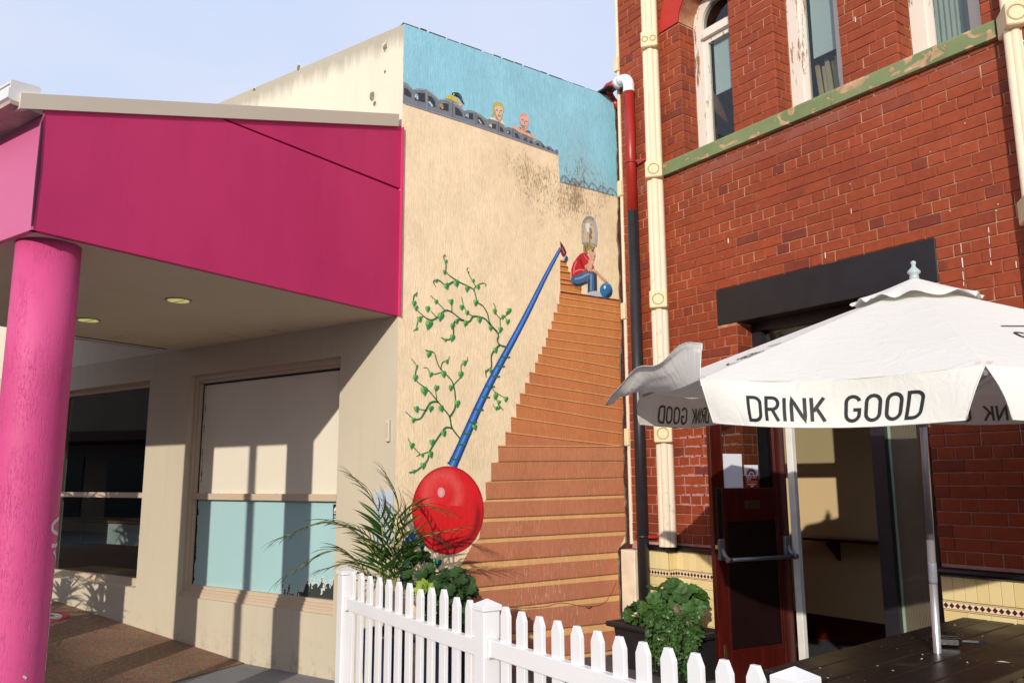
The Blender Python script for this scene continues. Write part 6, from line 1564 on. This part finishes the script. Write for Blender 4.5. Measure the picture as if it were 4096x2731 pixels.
for k in range(58):
    x0_ = gr.uniform(-5.0, -4.56); p0 = Vector((x0_, gr.uniform(4.99, 5.10), tz+gr.uniform(.0, .14))); L = gr.uniform(.10, .44); out = Vector((gr.uniform(-.08, .10), gr.uniform(-.16, -.04), 0))
    if k > 47: L = gr.uniform(-.12, .06); out = Vector((gr.uniform(-.12, .16), gr.uniform(-.14, -.02), 0))
    pts = [p0, p0+out*.6+Zup*.03, p0+out*1.1-Zup*L*.45, p0+out*1.25-Zup*L]; sp = smooth_path(pts, 7); tsm.tube(sp, .0018, 4, False)
    for q in sp[3:]:
        for j in range(3):
            v = Vector((gr.uniform(-1, 1), gr.uniform(-1.2, .3), gr.uniform(-.2, .9))).normalized(); s = gr.uniform(.024, .042); a = v.cross(Zup).normalized(); b_ = v.cross(a)
            d = (a*math.cos(k+j*2.1)+b_*math.sin(k+j*2.1)); cc = q+v*.008; w = d.cross(v)
            i_ = [tl.vert(cc), tl.vert(cc+d*s*.5+w*s*.36), tl.vert(cc+d*s+v*.004), tl.vert(cc+d*s*.5-w*s*.36)]; tl.face(i_[:3]); tl.face((i_[0], i_[2], i_[3])); t_ = gr.random(); tones += [t_, t_]
ob = tl.build('foliage', m_trail, tp, 'stuff', fix=False); tone_attr(ob, tones); tsm.build('stem', m_stem, tp, 'stuff', fix=False)
e = MB()
for k in range(3):
    for j in range(8):
        a = j*.785; c_ = Vector((-4.74+.07*k, 4.98, tz+.20-.05*k)); d = Vector((math.cos(a), -.4, math.sin(a))).normalized(); w = d.cross(Vector((0, -1, 0))).normalized()
        i_ = [e.vert(c_), e.vert(c_+d*.025+w*.016), e.vert(c_+d*.045), e.vert(c_+d*.025-w*.016)]; e.face(i_)
sc_ = e.build('succulent_plant', m_succ, None, fix=False); label(sc_, 'pinkish succulent rosettes between the geranium and the trailing plant', 'plant')
# bushy cordyline at the street edge whose spiky shade falls on the shop wall, left of the picture
lfm = quick_mesh(leaflet_mesh(), m_palm, 'blade')
for uu_, tx_ in ((3.42, 'spiky cordyline in a pot under the canopy, the nearer to the cornermost column'), (4.25, 'spiky cordyline in a pot under the canopy, the farther along to the left')):
  cp = SW(uu_, 2.15, 0); cp.z = rz(uu_)+EYE
  cpl = empty('spiky_plant', cp, tx_, 'plant', 'spiky plants under the canopy')
  e = MB(); e.lathe(cp, [(.15, 0), (.2, .4), (.22, .42), (.19, .42)], 24); e.build('pot', m_navy, cpl); e = MB(); e.tube([cp+Zup*.3, cp+Zup*1.75], .03, 8); e.build('trunk', m_rachis, cpl)
  for h_ in (.5, .8, 1.1, 1.4, 1.7, 1.95):
      for k in range(40):
          a = gr.uniform(0, 6.28); el = gr.uniform(-.2, 1.1); d = Vector((math.cos(a)*math.cos(el), math.sin(a)*math.cos(el), math.sin(el))); L = gr.uniform(.35, .6); bz = (Zup-d*d.z).normalized(); by = bz.cross(d); p = cp+Zup*h_
          M = Matrix(((d.x*L, by.x*L*1.9, bz.x*L, p.x), (d.y*L, by.y*L*1.9, bz.y*L, p.y), (d.z*L, by.z*L*1.9, bz.z*L, p.z), (0, 0, 0, 1))); inst('blade', lfm, cpl, M)
# lamp post at the kerb, its thin shade crosses the shop window
lp = SW(0.06, 5.0, 0); lpo = empty('lamp_post', (lp.x, lp.y, 0), 'slim grey street pole at the kerb in front of the shop', 'street pole')
e = MB(); e.tube([(lp.x, lp.y, 0), (lp.x, lp.y, 5.2)], .055, 20); e.build('pole', m_steel, lpo); e = MB(); e.tube([(lp.x, lp.y, 5.2), (lp.x-.2, lp.y-.3, 5.5), (lp.x-.5, lp.y-.8, 5.6)], .035, 12); e.build('arm', m_steel, lpo); e = MB(); e.bbox((lp.x-.62, lp.y-1.1, 5.55), (.2, 0, 0), (0, .35, 0), (0, 0, .1), .02); e.build('lamp_head', m_steel, lpo)
# ------------------------------------------------------------------ picnic table
m_tabletop = NT('dark_stained_timber')
def _tt():
    t = m_tabletop; n = t.noise((22, 1.6, 22), 1.0, 6, 0.65, dist=.4); c = t.ramp(n, .3, .7, C(26, 18, 15), C(45, 32, 25)); w = t.noise((1, 1, 1), 3, 5)
    c = t.mix(t.math('MULTIPLY', t.ramp(w, .6, .72), .5), c, C(98, 72, 48)); t.color(c); t.set(Roughness=0.42); t.rough(t.ramp(w, .3, .7, (.3, .3, .3), (.5, .5, .5))); t.bump(n, .25, .003)
_tt(); m_tabletop = m_tabletop.m
tb = empty('picnic_table', (-2.25, 4.2, .02), 'dark stained timber picnic table under the cream parasol', 'table')
t0 = Vector((-2.548, 3.205, EYE-.85)); dL = Vector((-.0785, 1, 0)).normalized(); dW = Vector((dL.y, -dL.x, 0)); Lt = 2.19
tr2 = random.Random(2)
offs = [0, .154, .308, .462, .616]
for i, o_ in enumerate(offs):
    e = MB(); e.bbox(t0+dW*(o_+.003)-Zup*(.042+tr2.uniform(0, .002))+dL*tr2.uniform(-.012, .012), dW*.147, dL*Lt, Zup*.042, .006); e.build('plank', m_tabletop, tb)
for k in (.12, .9, 1.25, 2.0):
    e = MB(); e.bbox(t0+dW*.03+dL*k-Zup*.115, dW*.70, dL*.045, Zup*.07, .004); e.build('batten', m_tabletop, tb)
for k in (.25, 1.88):
    for sgn in (-1, 1):
        c_ = t0+dW*.385+dL*k; a = c_+dW*sgn*.22-Zup*.115; b_ = c_+dW*sgn*.62; b_.z = .022; dv = (b_-a); e = MB(); e.bbox(a-dW*.045, dW*.09, dL*.045, dv, .004); e.build('leg', m_tabletop, tb)
    e = MB(); c_ = t0+dW*.385+dL*(k+.046); c_.z = .36; e.bbox(c_-dW*.74, dW*1.48, dL*.045, Zup*.09, .004); e.build('crossbeam', m_tabletop, tb)
for sgn in (-1, 1):
    for j in (0, 1):
        c_ = t0+dW*(.385+sgn*.60+(j-.5)*.145-.07); c_.z = .451; e = MB(); e.bbox(c_, dW*.14, dL*Lt, Zup*.038, .005); e.build('seat_plank', m_tabletop, tb)
e = MB(); m_screw = simple('screw_head', C(84, 70, 58), .5)
for o_ in offs:
    for k in (.14, .92, 1.27, 2.02):
        for dx in (.035, .11): p = t0+dW*(o_+dx)+dL*k; e.lathe((p.x, p.y, p.z-.0005), [(.0055, 0), (.005, .0012), (.0005, .0014)], 8)
e.build('screw_head', m_screw, tb, 'stuff')
# things on the table
def T_at(x, y): return G_at(x, y, EYE-.85)
m_wallet = simple('black_leather', C(20, 18, 19), .25, .3, 20, .3, 60)
p = T_at(3800, 2590); w_ = empty('ashtray_box', p, 'small black box lying on the table behind the parasol pole', 'box')
e = MB(); e.bbox(p+Vector((-.06, -.03, .001)), Vector((.10, .07, 0)), Vector((-.05, .075, 0)), Zup*.05, .012); e.build('body', m_wallet, w_); e = MB(); e.bbox(p+Vector((-.055, -.024, .051)), Vector((.09, .063, 0)), Vector((-.044, .066, 0)), Zup*.012, .005); e.build('lid', m_wallet, w_)
m_card = simple('navy_card', C(48, 52, 78), .5); p = T_at(3872, 2572); cd_ = empty('printed_card', p, 'navy printed card lying beside the black box on the table', 'card')
e = MB(); q = [p+Vector(v) for v in ((-.04, -.02, .004), (.07, .03, .004), (.05, .09, .010), (-.06, .03, .006))]; e.quad(*q); e.build('sheet', m_card, cd_)
e = MB(); 
for k in range(4): a = q[0].lerp(q[3], .2+.18*k)+Zup*.0012; c_ = q[1].lerp(q[2], .2+.18*k)+Zup*.0012; e.quad(a.lerp(c_, .15), a.lerp(c_, .75), a.lerp(c_, .75)+(q[3]-q[0])*.08, a.lerp(c_, .15)+(q[3]-q[0])*.08)
e.build('print', m_print, cd_)
m_scrap = simple('white_paper_scrap', C(232, 230, 222), .8); e = MB()
for x, y, s in ((4015, 2648, .03), (3688, 2636, .008), (3570, 2682, .011), (3850, 2540, .007), (3512, 2664, .008), (3690, 2618, .006), (3930, 2545, .006), (3280, 2672, .008), (3310, 2712, .010), (3140, 2690, .007), (3870, 2650, .005), (3820, 2500, .005)):
    p = T_at(x, y); a = tr2.uniform(0, 6); d = Vector((math.cos(a), math.sin(a), 0))*s; n_ = Vector((-d.y, d.x, 0))*.5; e.quad(p-d-n_*.4+Zup*.002, p+d*.3-n_+Zup*.004, p+d+n_*.3+Zup*.002, p-d*.2+n_+Zup*.005)
sc2 = e.build('paper_scraps', m_scrap, None, 'stuff'); label(sc2, 'tiny white paper scraps scattered over the dark table top', 'litter')

# ------------------------------------------------------------------ octagonal parasol
def clothmat(name, col, trans):
    t = NT(name); n = t.noise((1, 1, 1), 2.2, 5); c = t.ramp(n, .3, .7, tuple(v*.96 for v in col), col); s = t.noise((1, 1, 1), 6, 6, .7)
    c = t.mix(t.math('MULTIPLY', t.ramp(s, .64, .8), .25), c, C(214, 180, 150)); t.color(c); t.set(Roughness=.8); t.b.inputs['Specular IOR Level'].default_value = .2
    wr = t.noise((1, 1, .6), 7, 4, .55, dist=1.6); t.bump(t.math('ADD', t.math('MULTIPLY', t.math('ABSOLUTE', t.math('SUBTRACT', wr, .5)), 2.0), t.math('MULTIPLY', t.noise((1, 1, 1), 420, 2), .03)), .45, .010)
    tb_ = t.n.new('ShaderNodeBsdfTranslucent'); t.l.new(c, tb_.inputs[0]); mx = t.n.new('ShaderNodeMixShader'); mx.inputs[0].default_value = trans
    t.l.new(t.b.outputs[0], mx.inputs[1]); t.l.new(tb_.outputs[0], mx.inputs[2]); t.l.new(mx.outputs[0], t.out.inputs[0]); return t.m
m_cloth = clothmat('cream_canvas', C(235, 233, 225), .13); m_ink = simple('black_ink', (.012, .012, .016), .6); m_showthrough = simple('lettering_showing_through', C(92, 84, 72), .8)
m_alu = simple('brushed_aluminium', C(196, 196, 200), .3, .05, 20, metallic=.75); m_finial = simple('grey_finial', C(176, 188, 192), .35, .05, 10)
ub = Vector((-2.2568, 4.2013, EYE-.85)); ua = Vector((.05, -.042, 1)).normalized(); e1 = Vector((0, 1, 0)).cross(ua).normalized(); e2 = ua.cross(e1)
UR, UH, UA, UPH = 1.438, 1.336, .512, math.radians(261.217)
par = empty('parasol', Vector((ub.x, ub.y, .02)), 'cream octagonal cafe parasol lettered DRINK GOOD standing through the table', 'parasol')
def UC(k, r=UR, h=UH): t = UPH+k*math.pi/4; return ub+ua*h+(e1*math.cos(t)+e2*math.sin(t))*r
apex = ub+ua*(UH+UA)
def panel_pt(k, s, t):                                   # s across the panel, t from apex (0) to edge (1)
    a = apex.lerp(UC(k), t); b_ = apex.lerp(UC(k+1), t); sag = -.022*math.sin(math.pi*s)*math.sin(math.pi*t*.9)*t
    edge = -.022*math.sin(math.pi*s)*t**4
    return a.lerp(b_, s)+ua*(sag+edge)
for k in range(8):
    e = MB(); e.sm = True; ns, nt = 10, 12; g = [[e.vert(panel_pt(k, i/ns, .01+.99*j/nt)) for i in range(ns+1)] for j in range(nt+1)]
    for j in range(nt):
        for i in range(ns): e.face((g[j][i], g[j+1][i], g[j+1][i+1], g[j][i+1]))
    e.build('canopy_panel', m_cloth, par, fix=False)
ctr = ub+ua*UH
VH = .190
def val_pt(k, s, v, off=0.0):                            # hanging valance: v from seam (0) to hem (1)
    p = panel_pt(k, s, 1.0); mid = (UC(k)+UC(k+1))*.5; out = (mid-ctr); out -= ua*out.dot(ua); out.normalize()
    al = (UC(k+1)-UC(k)).normalized(); hang = -Zup
    flare = .030*v+.026*math.sin(v*math.pi*.5)*math.sin(s*math.pi*2+k*1.3)*.5+.020*math.sin(v*2.6)*math.sin(s*7.5+k*2.1)+.007*math.sin(v*3.0+s*4)*math.sin(s*17+k)
    pull = (.05*(1-s)**6-.05*s**6)*v
    spread = (s-.5)*-.10*v*(1 if k in (0,) else .4)
    return p+hang*VH*v*(1-.03*math.sin(math.pi*s))+out*(flare+off)+al*(spread+pull*.4)+ua*.0
def flap_pt(s, v, off=0.0):                              # panel 7: blown up and turned over by the wind
    k = 7; p = panel_pt(k, s, 1.0); mid = (UC(k)+UC(k+1))*.5; out = (mid-ctr); out -= ua*out.dot(ua); out.normalize(); al = (UC(k+1)-UC(k)).normalized()
    lift = .10+1.0*s**1.6; th = math.radians(-6+101*min(1, max(0, s))**.85)
    d = out*math.cos(th)+Zup*math.sin(th); wob = .018*math.sin(v*5+s*6)+.014*math.sin(s*13+v*3)+.022*math.sin(11*s+7*v)*math.sin(9*v-6*s)
    return p+d*VH*v*(.96)+al*(-.16*v*(1-s)**2)+Zup*(wob*v-.05*v*(1-s))
def valance(k, fn):
    e = MB(); e.sm = True; ns, nv = 26, 10; g = [[e.vert(fn(i/ns, j/nv)) for i in range(ns+1)] for j in range(nv+1)]
    for j in range(nv):
        for i in range(ns): e.face((g[j][i], g[j+1][i], g[j+1][i+1], g[j][i+1]))
    vb = e.build('valance', m_cloth, par, fix=False)
    e = MB(); hem = [fn(i/ns, 1.0) for i in range(ns+1)]; e.tube(hem, .0028, 5); e.tube([fn(0, j/nv) for j in range(nv+1)], .0026, 5); e.tube([fn(1, j/nv) for j in range(nv+1)], .0026, 5); e.build('hem', m_cloth, vb)
    return vb
LETW = word_width('DRINK GOOD'); chord = (UC(1)-UC(0)).length
for k in range(8):
    fn = (lambda s, v, off=0.0, k=k: val_pt(k, s, v, off)) if k != 7 else flap_pt
    vb = valance(k, fn)
    if k == 0: vb['label'] = 'front valance lettered DRINK GOOD'
    if k == 7: vb['label'] = 'valance flipped up by the wind'
    if k == 7: continue
    h = .096; hx = 1.10; W = word_width('DRINK GOOD', .255)*h*hx
    for side, off, mt in ((1, .0022, m_ink), (-1, -.0022, m_showthrough)):
        if side == -1 and k in (0, 1): continue
        for le in letters('DRINK GOOD', lambda a, b_, fn=fn, off=off: fn(.5+(a*hx-W/2+.015)/chord, 1-b_/VH, off), h, 0, .024, .138, .255): le.build('letter', mt, vb, fix=False)
# small print on the roof panels: GOOD with a line above
for k, x0_ in ((1, -.30), (7, .0), (5, -.2), (3, -.2)):
    for wd, v0, hh in (('GOOD', .70, .085),):
        for le in letters(wd, lambda a, b_, k=k, v0=v0: panel_pt(k, .5+(a)/(chord*v0), v0-b_/1.5)+ua*.0035, hh, -word_width(wd)*hh/2, 0, .17): le.build('letter', m_ink, par, fix=False)
    e = MB(); e.ribbon([(-.10, .0), (-.06, -.03), (.0, -.042), (.06, -.03), (.10, 0)], [.004, .012, .014, .012, .004], lambda a, b_, k=k: panel_pt(k, .5+a/(chord*.7), .73-b_/1.5)+ua*.0035); e.build('flourish', m_ink, par, fix=False)
    e = MB(); e.ribbon([(-.08, 0), (.08, .0)], .012, lambda a, b_, k=k: panel_pt(k, .5+a/(chord*.55), .575-b_/1.5)+ua*.0035); e.build('flourish', m_ink, par, fix=False)
# vent cap with a fluttering hem
e = MB(); e.sm = True; n, nr = 96, 8; g = []
for j in range(nr+1):
    t = j/nr; row = []
    for i in range(n):
        a = UPH+2*math.pi*i/n; oct_ = math.cos(math.pi/8)/math.cos(((a-UPH) % (math.pi/4))-math.pi/8)
        r = .30*t*oct_; ruff = .015*t**4*math.sin(i*2*math.pi/n*11+1.1*math.sin(i*.21))
        row.append(e.vert(apex+(e1*math.cos(a)+e2*math.sin(a))*(r+.02)-ua*(UA*r/UR*1.0-.036+.016*t-.010*math.sin(math.pi*t)*0-.0*math.sin(math.pi*t)-ruff)))
    g.append(row)
for j in range(nr):
    for i in range(n): e.face((g[j][i], g[j+1][i], g[j+1][(i+1) % n], g[j][(i+1) % n]))
e.build('vent_cap', m_cloth, par, fix=False)
e = MB(); e.lathe(apex+ua*.036, [(r_*.68, h_*.70) for r_, h_ in [(.036, -.02), (.034, .02), (.030, .03), (.047, .045), (.048, .055), (.040, .066), (.022, .084), (.015, .096), (.014, .106), (.020, .118), (.018, .131), (.006, .138), (.001, .139)]], 24, axis=ua); e.build('finial', m_finial, par)
# ribs, struts, pole
for k in range(8):
    e = MB(); e.tube([apex-ua*.06, UC(k)-ua*.03], .008, 8); e.build('rib', m_alu, par); e = MB(); e.tube([ub+ua*(UH-.18), apex.lerp(UC(k), .5)-ua*.02], .007, 8); e.build('strut', m_alu, par)
e = MB(); e.tube([ub+ua*(UH-.22), ub+ua*(UH-.14)], .036, 18); e.build('runner', m_alu, par)
e = MB(); e.tube([ub-Zup*.0+ua*.0-ua*.78, ub+ua*.55], .0190, 24); e.tube([ub+ua*.50, ub+ua*(UH+UA-.02)], .0185, 24); e.build('pole', m_alu, par)
m_tape = simple('grey_tape', C(130, 134, 142), .4, .15, 60, .3, 80); e = MB(); e.tube([ub+ua*z for z in (.335, .35, .375, .40, .425, .44)], [.0202, .0208, .0205, .0212, .0205, .0202], 24); e.build('tape', m_tape, par)
e = MB(); e.lathe((ub.x+.03, ub.y-.02, .022), [(.24, 0), (.25, .03), (.22, .07), (.04, .10), (.03, .16)], 28); e.build('base', m_blackgloss, par)
m_rust = simple('rust_stain', C(222, 168, 142), .8); e = MB()
for k in (0, 1):
    p = UC(k); 
    for j in range(7): a = tr2.uniform(0, 6.28); d = e1*math.cos(a)*.03+e2*math.sin(a)*.03; q_ = p.lerp(apex, .012)+ua*.006; e.quad(q_+d*.3, q_+d*.3+ua*.002, q_+d+ua*.002-ua*.003, q_+d-ua*.003)
e.build('rust_mark', m_rust, par, 'stuff')
